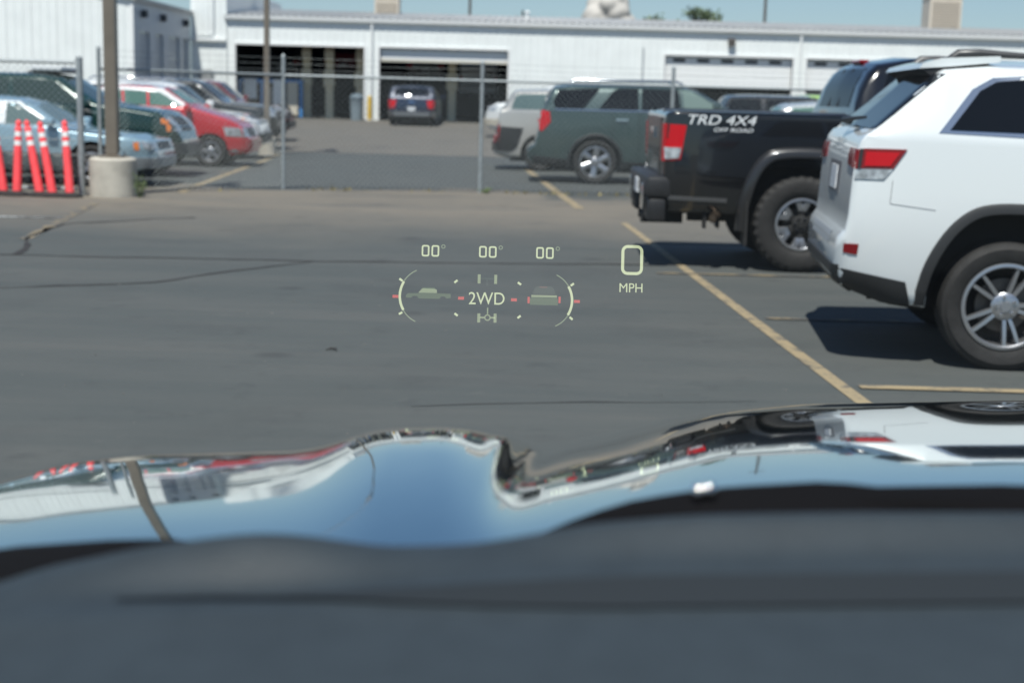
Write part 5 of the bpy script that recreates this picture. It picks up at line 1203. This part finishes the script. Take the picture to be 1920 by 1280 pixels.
'2966 2966 2967 3157 3226 3257 3290 3325 3360 3384 3339 3264 3175 2966 2966 2966 2966 2966 2966 2966 2967 2970 2980 3002 3060 3162 3300 3467 3656 3848 3957 3896 3631 3414 3603 4016 4276 4296 4250 4235 4245 4261 4276 4293 4312 4331 4349 4397 4452 4512 4569 4623 4673 4722 4761 4781 4801 4821 4841 4853 4859 4864 4869 4874 4879 4883 4887 4890 4894 4896 4899 4902 4903 4903 4902 4901 4899 4898 4897 4897 4897 4897 4897',
'2873 2873 2873 2900 2932 2966 3002 3040 3078 3093 3025 2938 2875 2873 2873 2873 2873 2873 2873 2873 2873 2873 2873 2873 2873 2881 2973 3159 3371 3584 3702 3626 3324 3092 3308 3787 4132 4226 4192 4176 4185 4200 4215 4231 4250 4269 4288 4337 4392 4453 4512 4568 4619 4670 4713 4735 4755 4776 4795 4810 4817 4823 4828 4833 4838 4843 4847 4851 4855 4858 4861 4864 4867 4867 4866 4865 4864 4862 4861 4861 4861 4861 4861',
'2781 2781 2781 2781 2781 2781 2781 2781 2788 2781 2781 2781 2781 2781 2781 2781 2781 2781 2781 2781 2781 2781 2781 2781 2781 2781 2781 2840 3061 3295 3419 3324 2985 2782 2984 3527 3954 4129 4132 4116 4124 4138 4153 4169 4188 4207 4227 4277 4332 4393 4454 4511 4564 4616 4662 4687 4708 4728 4749 4766 4774 4780 4786 4791 4797 4802 4806 4810 4815 4818 4822 4825 4828 4830 4829 4828 4828 4827 4825 4825 4825 4825 4825',
'2688 2688 2688 2688 2688 2688 2688 2688 2688 2688 2688 2688 2688 2688 2688 2688 2688 2688 2688 2688 2688 2688 2688 2688 2688 2688 2688 2688 2745 2979 3107 2990 2703 2688 2731 3236 3744 3996 4069 4057 4063 4077 4090 4106 4124 4145 4164 4215 4270 4332 4394 4453 4507 4560 4609 4637 4659 4680 4700 4720 4729 4736 4742 4748 4754 4759 4764 4769 4773 4778 4781 4785 4789 4791 4792 4791 4790 4790 4789 4788 4788 4788 4788',
'2596 2596 2596 2596 2596 2596 2596 2596 2596 2596 2596 2596 2596 2596 2596 2596 2596 2596 2596 2596 2596 2596 2596 2596 2596 2596 2596 2596 2596 2651 2766 2653 2596 2596 2596 2914 3501 3829 3980 3995 4001 4014 4028 4042 4061 4081 4101 4153 4208 4271 4333 4394 4448 4502 4553 4586 4608 4629 4650 4670 4683 4690 4697 4703 4710 4716 4721 4726 4731 4736 4740 4744 4748 4751 4753 4753 4752 4752 4751 4750 4750 4750 4750',
'2504 2504 2504 2504 2504 2504 2504 2504 2504 2504 2504 2504 2504 2504 2504 2504 2504 2504 2504 2504 2504 2504 2504 2504 2504 2504 2504 2504 2504 2504 2504 2504 2504 2504 2504 2579 3225 3625 3854 3930 3939 3951 3956 3958 3980 4012 4038 4090 4145 4208 4271 4333 4389 4443 4496 4534 4555 4577 4598 4619 4634 4642 4650 4657 4664 4670 4676 4682 4687 4692 4697 4702 4706 4710 4713 4713 4713 4713 4712 4712 4711 4711 4711',
'2411 2411 2411 2411 2411 2411 2411 2411 2411 2411 2411 2411 2411 2411 2411 2411 2411 2411 2411 2411 2411 2411 2411 2411 2411 2411 2411 2411 2411 2411 2411 2411 2411 2411 2411 2432 2917 3387 3692 3842 3871 3872 3858 3847 3866 3912 3956 4027 4082 4145 4208 4271 4328 4383 4437 4479 4502 4523 4545 4566 4584 4593 4601 4609 4616 4623 4630 4636 4642 4648 4653 4658 4663 4667 4671 4672 4673 4673 4672 4672 4672 4672 4672',
'2319 2319 2319 2319 2319 2319 2319 2319 2319 2319 2319 2319 2319 2319 2319 2319 2319 2319 2319 2319 2319 2319 2319 2319 2319 2319 2319 2319 2319 2319 2319 2319 2319 2319 2319 2319 2579 3117 3494 3718 3776 3767 3735 3708 3724 3778 3839 3956 4018 4081 4145 4208 4267 4322 4376 4423 4446 4468 4490 4511 4531 4542 4551 4559 4566 4574 4582 4589 4595 4601 4607 4613 4618 4623 4628 4630 4631 4631 4631 4631 4631 4631 4631',
'2226 2226 2226 2226 2226 2226 2226 2226 2226 2226 2226 2226 2226 2226 2226 2226 2226 2226 2226 2226 2226 2226 2226 2226 2226 2226 2226 2226 2226 2226 2226 2226 2226 2226 2226 2226 2257 2812 3260 3560 3652 3635 3585 3542 3550 3612 3689 3853 3949 4017 4081 4145 4205 4260 4315 4364 4391 4413 4434 4456 4476 4489 4498 4507 4516 4524 4532 4540 4547 4553 4560 4566 4572 4578 4583 4587 4588 4589 4589 4590 4590 4590 4590',
'2134 2134 2134 2134 2134 2134 2134 2134 2134 2134 2134 2134 2134 2134 2134 2134 2134 2134 2134 2134 2134 2134 2134 2134 2134 2134 2134 2134 2134 2134 2134 2134 2134 2134 2134 2134 2134 2473 2991 3367 3500 3476 3409 3349 3346 3412 3504 3714 3851 3943 4017 4081 4142 4197 4252 4304 4334 4356 4378 4399 4420 4436 4446 4455 4463 4472 4481 4489 4497 4504 4511 4518 4524 4530 4536 4542 4544 4545 4546 4547 4547 4547 4548',
'2042 2042 2042 2042 2042 2042 2042 2042 2042 2042 2042 2042 2042 2042 2042 2042 2042 2042 2042 2042 2042 2042 2042 2042 2042 2042 2042 2042 2042 2042 2042 2042 2042 2042 2042 2042 2042 2166 2686 3139 3314 3289 3208 3129 3111 3180 3286 3540 3718 3838 3937 4016 4079 4134 4189 4242 4276 4298 4320 4342 4363 4380 4391 4401 4410 4419 4428 4437 4445 4453 4460 4467 4474 4481 4488 4494 4498 4500 4501 4502 4503 4503 4504',
'1949 1949 1949 1949 1949 1949 1949 1949 1949 1949 1949 1949 1949 1949 1949 1949 1949 1949 1949 1949 1949 1949 1949 1949 1949 1949 1949 1949 1949 1949 1949 1949 1949 1949 1949 1949 1949 1949 2347 2877 3094 3075 2979 2882 2848 2917 3033 3331 3551 3698 3824 3931 4013 4071 4126 4180 4218 4241 4262 4284 4305 4324 4336 4346 4355 4365 4375 4384 4393 4401 4408 4416 4424 4431 4438 4444 4451 4453 4455 4456 4457 4458 4459',
'1857 1857 1857 1857 1857 1857 1857 1857 1857 1857 1857 1857 1857 1857 1857 1857 1857 1857 1857 1857 1857 1857 1857 1857 1857 1857 1857 1857 1857 1857 1857 1857 1857 1857 1857 1857 1857 1857 1984 2575 2843 2834 2725 2608 2561 2622 2748 3088 3350 3525 3676 3810 3922 3988 4046 4107 4157 4179 4199 4220 4242 4264 4280 4291 4300 4310 4320 4330 4339 4348 4356 4364 4371 4379 4387 4394 4401 4405 4407 4408 4410 4412 4413',
'1764 1764 1764 1764 1764 1764 1764 1764 1764 1764 1764 1764 1764 1764 1764 1764 1764 1764 1764 1764 1764 1764 1764 1764 1764 1764 1764 1764 1764 1764 1764 1764 1764 1764 1764 1764 1764 1764 1787 2231 2560 2566 2444 2310 2244 2296 2429 2810 3115 3318 3493 3653 3794 3876 3935 4002 4071 4091 4109 4129 4150 4175 4201 4224 4243 4255 4265 4275 4284 4294 4302 4311 4319 4327 4334 4342 4350 4356 4358 4360 4362 4364 4365',
'1672 1672 1672 1672 1672 1672 1672 1672 1672 1672 1672 1672 1672 1672 1672 1672 1672 1672 1672 1672 1672 1672 1672 1672 1672 1672 1672 1672 1672 1672 1672 1672 1672 1672 1672 1672 1672 1672 1672 1881 2245 2270 2135 1986 1899 1937 2078 2497 2845 3078 3277 3462 3631 3734 3795 3863 3951 3975 3990 4008 4028 4053 4087 4122 4156 4184 4206 4220 4229 4239 4248 4256 4265 4273 4282 4290 4297 4304 4308 4310 4313 4315 4317',
'1580 1580 1580 1580 1580 1580 1580 1580 1580 1580 1580 1580 1580 1580 1580 1580 1580 1580 1580 1580 1580 1580 1580 1580 1580 1580 1580 1580 1580 1580 1580 1580 1580 1580 1580 1580 1580 1580 1580 1589 1899 1947 1801 1647 1590 1599 1701 2151 2539 2805 3026 3235 3431 3559 3623 3694 3795 3830 3841 3857 3875 3899 3938 3983 4031 4075 4113 4144 4168 4184 4193 4201 4210 4219 4227 4236 4244 4252 4258 4260 4262 4264 4267',
'1487 1487 1487 1487 1487 1487 1487 1487 1487 1487 1487 1487 1487 1487 1487 1487 1487 1487 1487 1487 1487 1487 1487 1487 1487 1487 1487 1487 1487 1487 1487 1487 1487 1487 1487 1487 1487 1487 1487 1487 1541 1595 1502 1487 1487 1487 1487 1771 2200 2498 2742 2974 3196 3354 3422 3492 3601 3656 3663 3676 3692 3714 3755 3807 3867 3926 3980 4028 4070 4104 4128 4144 4155 4164 4173 4181 4189 4198 4205 4209 4212 4214 4216',
'1395 1395 1395 1395 1395 1395 1395 1395 1395 1395 1395 1395 1395 1395 1395 1395 1395 1395 1395 1395 1395 1395 1395 1395 1395 1395 1395 1395 1395 1395 1395 1395 1395 1395 1395 1395 1395 1395 1395 1395 1395 1395 1395 1395 1395 1395 1395 1420 1826 2159 2423 2679 2925 3115 3191 3261 3371 3453 3456 3466 3480 3500 3539 3596 3667 3740 3809 3873 3931 3983 4025 4056 4081 4102 4117 4126 4135 4143 4152 4156 4159 4162 4165',
'1302 1302 1302 1302 1302 1302 1302 1302 1302 1302 1302 1302 1302 1302 1302 1302 1302 1302 1302 1302 1302 1302 1302 1302 1302 1302 1302 1302 1302 1302 1302 1302 1302 1302 1302 1302 1302 1302 1302 1302 1302 1302 1302 1302 1302 1302 1302 1302 1433 1786 2072 2350 2619 2843 2929 2999 3107 3219 3220 3226 3238 3255 3289 3352 3431 3516 3599 3678 3752 3821 3882 3929 3968 4002 4032 4056 4076 4089 4097 4104 4107 4110 4112',
'1210 1210 1210 1210 1210 1210 1210 1210 1210 1210 1210 1210 1210 1210 1210 1210 1210 1210 1210 1210 1210 1210 1210 1210 1210 1210 1210 1210 1210 1210 1210 1210 1210 1210 1210 1210 1210 1210 1210 1210 1210 1210 1210 1210 1210 1210 1210 1210 1210 1398 1689 1986 2278 2535 2637 2707 2812 2952 2955 2957 2966 2981 3010 3074 3158 3254 3350 3444 3533 3618 3696 3760 3813 3861 3905 3944 3979 4008 4032 4048 4055 4057 4060',
'1118 1118 1118 1118 1118 1118 1118 1118 1118 1118 1118 1118 1118 1118 1118 1118 1118 1118 1118 1118 1118 1118 1118 1118 1118 1118 1118 1118 1118 1118 1118 1118 1118 1118 1118 1118 1118 1118 1118 1118 1118 1118 1118 1118 1118 1118 1118 1118 1118 1119 1299 1595 1901 2193 2315 2385 2485 2649 2662 2659 2665 2677 2701 2764 2850 2957 3065 3172 3275 3375 3469 3552 3619 3679 3736 3790 3839 3884 3924 3958 3980 3992 4001',
'1025 1025 1025 1025 1025 1025 1025 1025 1025 1025 1025 1025 1025 1025 1025 1025 1025 1025 1025 1025 1025 1025 1025 1025 1025 1025 1025 1025 1025 1025 1025 1025 1025 1025 1025 1025 1025 1025 1025 1025 1025 1025 1025 1025 1025 1025 1025 1025 1025 1025 1025 1200 1503 1812 1962 2032 2129 2303 2340 2331 2334 2343 2363 2420 2508 2622 2742 2861 2978 3092 3202 3304 3385 3458 3528 3594 3657 3716 3771 3822 3864 3886 3905',
'933 933 933 933 933 933 933 933 933 933 933 933 933 933 933 933 933 933 933 933 933 933 933 933 933 933 933 933 933 933 933 933 933 933 933 933 933 933 933 933 933 933 933 933 933 933 933 933 933 933 933 933 1105 1414 1587 1658 1747 1921 1989 1976 1974 1981 1996 2044 2133 2252 2382 2513 2643 2771 2895 3013 3113 3198 3279 3358 3434 3506 3576 3642 3703 3740 3767',
'840 840 840 840 840 840 840 840 840 840 840 840 840 840 840 840 840 840 840 840 840 840 840 840 840 840 840 840 840 840 840 840 840 840 840 840 840 840 840 840 840 840 840 840 840 840 840 840 840 840 840 840 841 1015 1209 1282 1363 1520 1623 1608 1605 1609 1621 1658 1739 1853 1987 2129 2271 2411 2549 2682 2801 2898 2991 3082 3170 3255 3338 3417 3494 3554 3590',
'748 748 748 748 748 748 748 748 748 748 748 748 748 748 748 748 748 748 748 748 748 748 748 748 748 748 748 748 748 748 748 748 748 748 748 748 748 748 748 748 748 748 748 748 748 748 748 748 748 748 748 748 748 748 830 906 982 1122 1255 1242 1235 1238 1248 1275 1348 1451 1581 1720 1864 2012 2163 2311 2448 2560 2664 2765 2865 2962 3058 3150 3241 3324 3373']

ego = thing('pickup_truck', 'glossy black pickup whose dashboard, windshield and sculpted hood fill the foreground', 'pickup', (.35, 1.0, 0))
def EO(name, bm, m, **k):
    o = obj(name, bm, m, ego, **k); o.location = (-.35, -1.0, 0); return o
HOODP = mat('hood_paint', (.38, .48, .48), .05, metal=1., coat=1.0, coatior=1.6)
HZ = [[.6 + int(v) / 10000 for v in r.split()] for r in HOOD_Z]
bm = nb(); rows = []
for j, y in enumerate(HY):
    z0, z1 = HZ[j][0], HZ[j][-1]
    row = [(-.83, z0 - .34), (-.825, z0 - .20), (-.80, z0 - .10), (-.75, z0 - .045), (-.70, z0 - .014)]
    row += [(HX[i], HZ[j][i]) for i in range(len(HX))]
    row += [(1.10, z1 - .004), (1.20, z1 - .016), (1.30, z1 - .045), (1.38, z1 - .11), (1.41, z1 - .20), (1.415, z1 - .34)]
    rows.append([bm.verts.new((x, y, z)) for x, z in row])
rows.append([bm.verts.new((v.co.x, v.co.y + .04, v.co.z - .18)) for v in rows[-1]])
rows.append([bm.verts.new((v.co.x, v.co.y + .01, v.co.z - .22)) for v in rows[-1]])
for a, b in zip(rows, rows[1:]):
    for k in range(len(a) - 1): bm.faces.new((a[k], a[k + 1], b[k + 1], b[k]))
hood = EO('hood', bm, HOODP, smooth=180)
sb = hood.modifiers.new('s', 'SUBSURF'); sb.levels = 1; sb.render_levels = 1

COWL = mat('cowl_black', (.005, .005, .006), .9, spec=.1)
CW = [(-.80, 1.12), (-.60, 1.155), (-0.446, 1.176), (-0.403, 1.184), (-0.322, 1.192), (-0.275, 1.194), (-0.19, 1.186), (-0.063, 1.186), (0.013, 1.200), (0.063, 1.224), (0.104, 1.238), (0.146, 1.246), (0.18, 1.251), (0.263, 1.258), (0.293, 1.254), (0.406, 1.259), (0.60, 1.255), (.9, 1.235), (1.3, 1.17)]
bm = nb(); prev = None
for k in range(85):
    x = -.80 + 2.1 * k / 84; zc = lerpk(CW, x)
    cur = [bm.verts.new((x, y, z)) for y, z in ((1.00, zc - .07), (1.055, zc - .028), (1.10, zc), (1.135, zc - .008), (1.18, zc - .11))]
    if prev:
        for i in range(4): bm.faces.new((prev[i], prev[i + 1], cur[i + 1], cur[i]))
    prev = cur
EO('cowl_panel', bm, COWL, smooth=60)
for x_, z_ in ((.149, 1.250), (.158, 1.2515)):  # chrome beads added on the cowl to catch the sun as small glints
    bm = nb(); bmesh.ops.create_uvsphere(bm, u_segments=16, v_segments=10, radius=.006, matrix=Matrix.Translation((x_, 1.093, z_))); EO('glint_bead', bm, mat('glint_chrome', (.9, .9, .9), .12, metal=1.), smooth=180)
EO('wiper_blade', tube(nb(), [(.10, 1.09, 1.226), (.32, 1.09, 1.245), (.62, 1.07, 1.240), (.95, 1.04, 1.225)], [.006, .009, .009, .005], 6), COWL, smooth=60)

DASH = mat('dash_vinyl', (.032, .043, .052), .55, spec=.35, noise=.06, nscale=30, bump=.15, bscale=300)
DZ = [(-.80, 1.12), (-.6, 1.15), (-0.398, 1.190), (-0.359, 1.203), (-0.321, 1.218), (-0.287, 1.226), (-0.257, 1.234), (-0.207, 1.243), (-0.177, 1.247), (-0.147, 1.247), (-0.117, 1.243), (-0.087, 1.239), (-0.026, 1.242), (0.004, 1.248), (0.056, 1.26), (0.131, 1.269), (0.243, 1.274), (0.363, 1.277), (.6, 1.272), (.9, 1.25), (1.3, 1.19)]
DZ2 = [(-.8, 1.16), (-.4, 1.205), (-.2, 1.233), (.1, 1.250), (.4, 1.262), (.9, 1.25), (1.3, 1.20)]
def dash_z(x, y):
    t = min(1., max(0., (.978 - y) / .05)); t = t * t * (3 - 2 * t)
    z = lerpk(DZ, x) * (1 - t) + lerpk(DZ2, x) * t
    z -= .028 * max(0., (.975 - y) / .2) ** 1.2 if y < .975 else 1.0 * (y - .975)
    z -= .007 * (1 - 1 / (1 + math.exp(-(y - .888) / .012)))                       # soft step between upper and lower pad
    z -= .012 * math.exp(-((x + .17) / .12) ** 2 - ((y - .922) / .022) ** 2)       # shallow scoop for the projector
    if y < .74: z -= .5 * (.74 - y) ** 1.4
    return z
DY = [.40, .50, .58, .64, .70, .74, .78, .81, .83, .845] + [.855 + .006 * i for i in range(20)] + [.98, .99, 1.0]
bm = nb(); rows = [[bm.verts.new((-.80 + 2.1 * k / 105, y, dash_z(-.80 + 2.1 * k / 105, y))) for k in range(106)] for y in DY]
for a, b in zip(rows, rows[1:]):
    for k in range(len(a) - 1): bm.faces.new((a[k], a[k + 1], b[k + 1], b[k]))
d_ = EO('dashboard', bm, DASH, smooth=180)
sb = d_.modifiers.new('s', 'SUBSURF'); sb.levels = 1; sb.render_levels = 1

CREASE = mat('crease_shade', (.024, .030, .036), .8, spec=.2)
bm = nb(); prev = None
for k in range(90):                                     # charcoal strip painted in as crease shade across the pad
    x = -.26 + 1.5 * k / 89; yc = .890 + .028 * math.exp(-((x + .26) / .16) ** 2); w_ = .017 * min(1., k / 22 + .1)
    cur = [bm.verts.new((x, yc + d, dash_z(x, yc + d) + .0025)) for d in (-w_, -w_ * .5, 0, w_ * .5, w_)]
    if prev:
        for i in range(4): bm.faces.new((prev[i], prev[i + 1], cur[i + 1], cur[i]))
    prev = cur
EO('crease_shade_strip', bm, CREASE, smooth=60)
# windshield, pillars and roof
gm = bpy.data.materials.new('windshield_glass'); gm.use_nodes = True
n, l = gm.node_tree.nodes, gm.node_tree.links; n.clear()
o_ = n.new('ShaderNodeOutputMaterial'); mx = n.new('ShaderNodeMixShader'); tr = n.new('ShaderNodeBsdfTransparent'); gl = n.new('ShaderNodeBsdfGlossy'); lw = n.new('ShaderNodeLayerWeight'); pw = n.new('ShaderNodeMath'); fr = n.new('ShaderNodeMapRange')
tr.inputs[0].default_value = (.94, .97, .965, 1); gl.inputs['Roughness'].default_value = .02; lw.inputs[0].default_value = .5; pw.operation = 'POWER'; pw.inputs[1].default_value = 5.; fr.inputs[3].default_value = .05
l.new(lw.outputs['Facing'], pw.inputs[0]); l.new(pw.outputs[0], fr.inputs[0])
l.new(fr.outputs[0], mx.inputs[0]); l.new(tr.outputs[0], mx.inputs[1]); l.new(gl.outputs[0], mx.inputs[2]); l.new(mx.outputs[0], o_.inputs[0])
def wsp(u, v):
    x = .35 + u * (.80 - .08 * v); y = 1.095 - .10 * u * u - .72 * v; z = lerpk(CW, x) * .35 + 1.22 * .65 - .035 + .65 * v + .03 * math.sin(v * math.pi)
    return Vector((x, y, z))
bm = nb(); g_ = [[bm.verts.new(wsp(-1 + 2 * i / 24, j / 12)) for i in range(25)] for j in range(13)]
for j in range(12):
    for i in range(24): bm.faces.new((g_[j][i], g_[j][i + 1], g_[j + 1][i + 1], g_[j + 1][i]))
EO('windshield', bm, gm, smooth=180)
TRIMC = mat('cabin_trim', (.16, .16, .16), .8)
for s_ in (-1, 1):
    EO('windshield_pillar', tube(nb(), [wsp(s_ * 1.04, v / 6) for v in range(7)], .05, 10), BP, smooth=50)
bm = nb(); rows = []
for y in (.42, .36, .0, -.5, -1.0, -1.3):
    rows.append([bm.verts.new((.35 + u, y, 1.875 + (.03 if y < .4 else 0) - .07 * abs(u / .78) ** 4)) for u in (-.78, -.6, -.3, 0, .3, .6, .78)])
for a, b in zip(rows, rows[1:]):
    for k in range(6): bm.faces.new((a[k], a[k + 1], b[k + 1], b[k]))
ro = EO('roof', bm, BP, smooth=60); ro.modifiers.new('s', 'SOLIDIFY').thickness = .05

# head-up display: light image hanging beyond the windshield
def hmat(name, col):
    m = bpy.data.materials.new(name); m.use_nodes = True
    n, l = m.node_tree.nodes, m.node_tree.links; n.clear()
    o = n.new('ShaderNodeOutputMaterial'); a = n.new('ShaderNodeAddShader'); t = n.new('ShaderNodeBsdfTransparent'); e = n.new('ShaderNodeEmission')
    e.inputs[0].default_value = (*col, 1); e.inputs[1].default_value = 1.
    l.new(t.outputs[0], a.inputs[0]); l.new(e.outputs[0], a.inputs[1]); l.new(a.outputs[0], o.inputs[0]); return m
HB = hmat('display_light', (.46, .50, .30)); HF = hmat('display_faint_light', (.16, .19, .11)); HM = hmat('display_mid_light', (.20, .23, .13)); HR = hmat('display_red_light', (.42, .045, .035)); HG = hmat('display_green_light', (.055, .075, .035))
HD = 3.2; DOT = .0011947                               # distance of the light image and its dot pitch, metres
hud = thing('head_up_display', 'pale green and red head-up display readout with speed and off-road gauges', 'display', (.0145, HD, 1.1348))
hud.rotation_euler = (Matrix.Rotation(math.pi / 2 - PITCH, 3, 'X') @ Matrix.Rotation(R(.25), 3, 'Z')).to_euler()
# glyph layout in display dots, levelled with the truck
_ca, _sa = math.cos(ROLL), math.sin(ROLL)
def HT(px, py):
    a, b = (px - 975), (py - 535); return ((a * _ca + b * _sa * 1.0) * DOT, (a * _sa - b * _ca) * DOT)
def rr_ring(bm, cx, cy, w, h, r, t):
    def loop(w, h, r):
        pts = []
        for sx, sy, a0 in ((1, 1, 0), (-1, 1, 90), (-1, -1, 180), (1, -1, 270)):
            for k in range(6):
                a = R(a0 + 18 * k); pts.append((cx + sx * (w / 2 - r) + r * math.cos(a), cy + sy * (h / 2 - r) + r * math.sin(a)))
        return pts
    A = [bm.verts.new((*p, 0)) for p in loop(w, h, r)]; B = [bm.verts.new((*p, 0)) for p in loop(w - 2 * t, h - 2 * t, max(r - t, r * .35))]
    for k in range(24): bm.faces.new((A[k], A[(k + 1) % 24], B[(k + 1) % 24], B[k]))
def quad(bm, cx, cy, w, h, rot=0.):
    c, s = math.cos(rot), math.sin(rot)
    bm.faces.new([bm.verts.new((cx + a * w / 2 * c - b * h / 2 * s, cy + a * w / 2 * s + b * h / 2 * c, 0)) for a, b in ((-1, -1), (1, -1), (1, 1), (-1, 1))])
def arc(bm, cx, cy, r, a0, a1, t):
    n = 16; pv = None
    for k in range(n + 1):
        a = R(a0 + (a1 - a0) * k / n); cur = (bm.verts.new((cx + (r - t / 2) * math.cos(a), cy + (r - t / 2) * math.sin(a), 0)), bm.verts.new((cx + (r + t / 2) * math.cos(a), cy + (r + t / 2) * math.sin(a), 0)))
        if pv: bm.faces.new((pv[0], pv[1], cur[1], cur[0]))
        pv = cur
def HO(name, bm, m): return obj(name, bm, m, hud)
for gx_, gy_ in ((807.5, 469.5), (915, 472), (1022, 474.5)):
    x, y = HT(gx_, gy_)
    for s_ in (-1, 1):
        bm = nb(); rr_ring(bm, x + s_ * 9.2 * DOT, y, 14.5 * DOT, 21.5 * DOT, 4 * DOT, 3.0 * DOT); HO('angle_digit', bm, HB)
    bm = nb(); arc(bm, x + 24 * DOT, y + 8.5 * DOT, 3.2 * DOT, 0, 360, 1.6 * DOT); HO('degree_sign', bm, HF)
x, y = HT(1185.5, 488.5); bm = nb(); rr_ring(bm, x, y, 41 * DOT, 56 * DOT, 12 * DOT, 5.6 * DOT); HO('speed_digit', bm, HB)
def HTXT(name, body, px, py, size, m, sx=1.):
    me = text_mesh(body, size * DOT, m, 0.)
    o = obj(name, me, None, hud); x, y = HT(px, py); o.location = (x, y, 0); o.scale = (sx, 1, 1); o.rotation_euler = (0, 0, R(.3)); return o
HTXT('unit_text', 'MPH', 1183, 541.5, 24.5, HB, .94)
HTXT('drive_mode_text', '2WD', 912.5, 560.5, 33, HB, .92)
for cx_, cy_, sg in ((801.6, 554.5, -1), (1020.5, 563, 1)):
    x, y = HT(cx_, cy_); base = 180 if sg < 0 else 0
    bm = nb(); arc(bm, x, y, 52 * DOT, base - 31, base + 31, 4.6 * DOT); HO('gauge_arc', bm, HB)
    for a_ in (31.5, -66):
        bm = nb(); arc(bm, x, y, 52.5 * DOT, base + a_, base + a_ + 34, 2.0 * DOT); HO('gauge_arc', bm, HF)
for px_, py_, rt in ((752, 523.5, -35), (751, 586, 30), (855, 527, 40), (855, 589, -35), (974, 531.5, -35), (973, 594, 40), (1073, 534, 35), (1070.5, 597, -40)):
    bm = nb(); quad(bm, *HT(px_, py_), 7.5 * DOT, 4 * DOT, R(rt)); HO('gauge_tick', bm, HB)
for px_, py_ in ((741.5, 554.5), (864.5, 558.5), (963.5, 562), (1081.5, 565.5)):
    bm = nb(); quad(bm, *HT(px_, py_), 11 * DOT, 5.5 * DOT); HO('level_mark', bm, HR)
for px_, py_ in ((898.5, 522.5), (929.5, 523.5), (897.5, 595.5), (928, 596)):
    bm = nb(); quad(bm, *HT(px_, py_), 5.4 * DOT, 17 * DOT); HO('wheel_icon', bm, HM)
bm = nb(); x, y = HT(913.7, 595); arc(bm, x, y, 5 * DOT, 0, 360, 2.2 * DOT); quad(bm, x - 10 * DOT, y, 8 * DOT, 3 * DOT); quad(bm, x + 10 * DOT, y, 8 * DOT, 3 * DOT); quad(bm, x, y + 12.5 * DOT, 2.4 * DOT, 12 * DOT); HO('axle_icon', bm, HM)
bm = nb(); x, y = HT(913.5, 522); quad(bm, x, y, 22 * DOT, 2 * DOT); quad(bm, x, y - 8 * DOT, 2 * DOT, 12 * DOT); HO('axle_icon', bm, hmat('display_dim_light', (.02, .03, .02)))
def hpoly(name, pts, cx_, cy_, m):
    bm = nb(); x, y = HT(cx_, cy_); bm.faces.new([bm.verts.new((x + a * DOT, y + b * DOT, 0)) for a, b in pts]); HO(name, bm, m)
hpoly('truck_side_icon', [(-42, -4), (-42, 1), (-38, 4.5), (16, 5.5), (42, 5), (42, -3), (34, -4), (31, -.5), (24, -.5), (21, -5), (-18, -5), (-21, -.5), (-29, -.5), (-32, -4)], 803, 554, HG)
hpoly('truck_cab_icon', [(-19, 5.6), (-13, 12.5), (-10, 13.5), (13, 13.2), (16, 11.5), (16, 5.8)], 803, 554, HM)
hpoly('truck_roof_icon', [(-11, 13), (-13, 9), (12, 9), (12, 13)], 803, 551, HG)
hpoly('truck_rear_icon', [(-26, -10), (-27, 0), (-24, 4), (24, 4), (26, 0), (26, -10)], 1020, 562, HG)
hpoly('truck_gate_icon', [(-24, 4.5), (-24, 8.5), (24, 8.5), (24, 4.5)], 1020, 562, HM)
hpoly('truck_roof_icon', [(-22, 9), (-17, 22), (-12, 24), (12, 24), (17, 22), (22, 9)], 1020, 561, hmat('display_ghost_light', (.025, .03, .022)))
for s_ in (-1, 1): hpoly('lamp_icon', [(-2, -6), (-2, 6), (2, 6), (2, -6)], 1020 + s_ * 29, 562.5, HR)
hpoly('lamp_icon', [(-7, -1.2), (-7, 1.2), (7, 1.2), (7, -1.2)], 1019, 538.5, hmat('display_dim_red_light', (.10, .02, .015)))
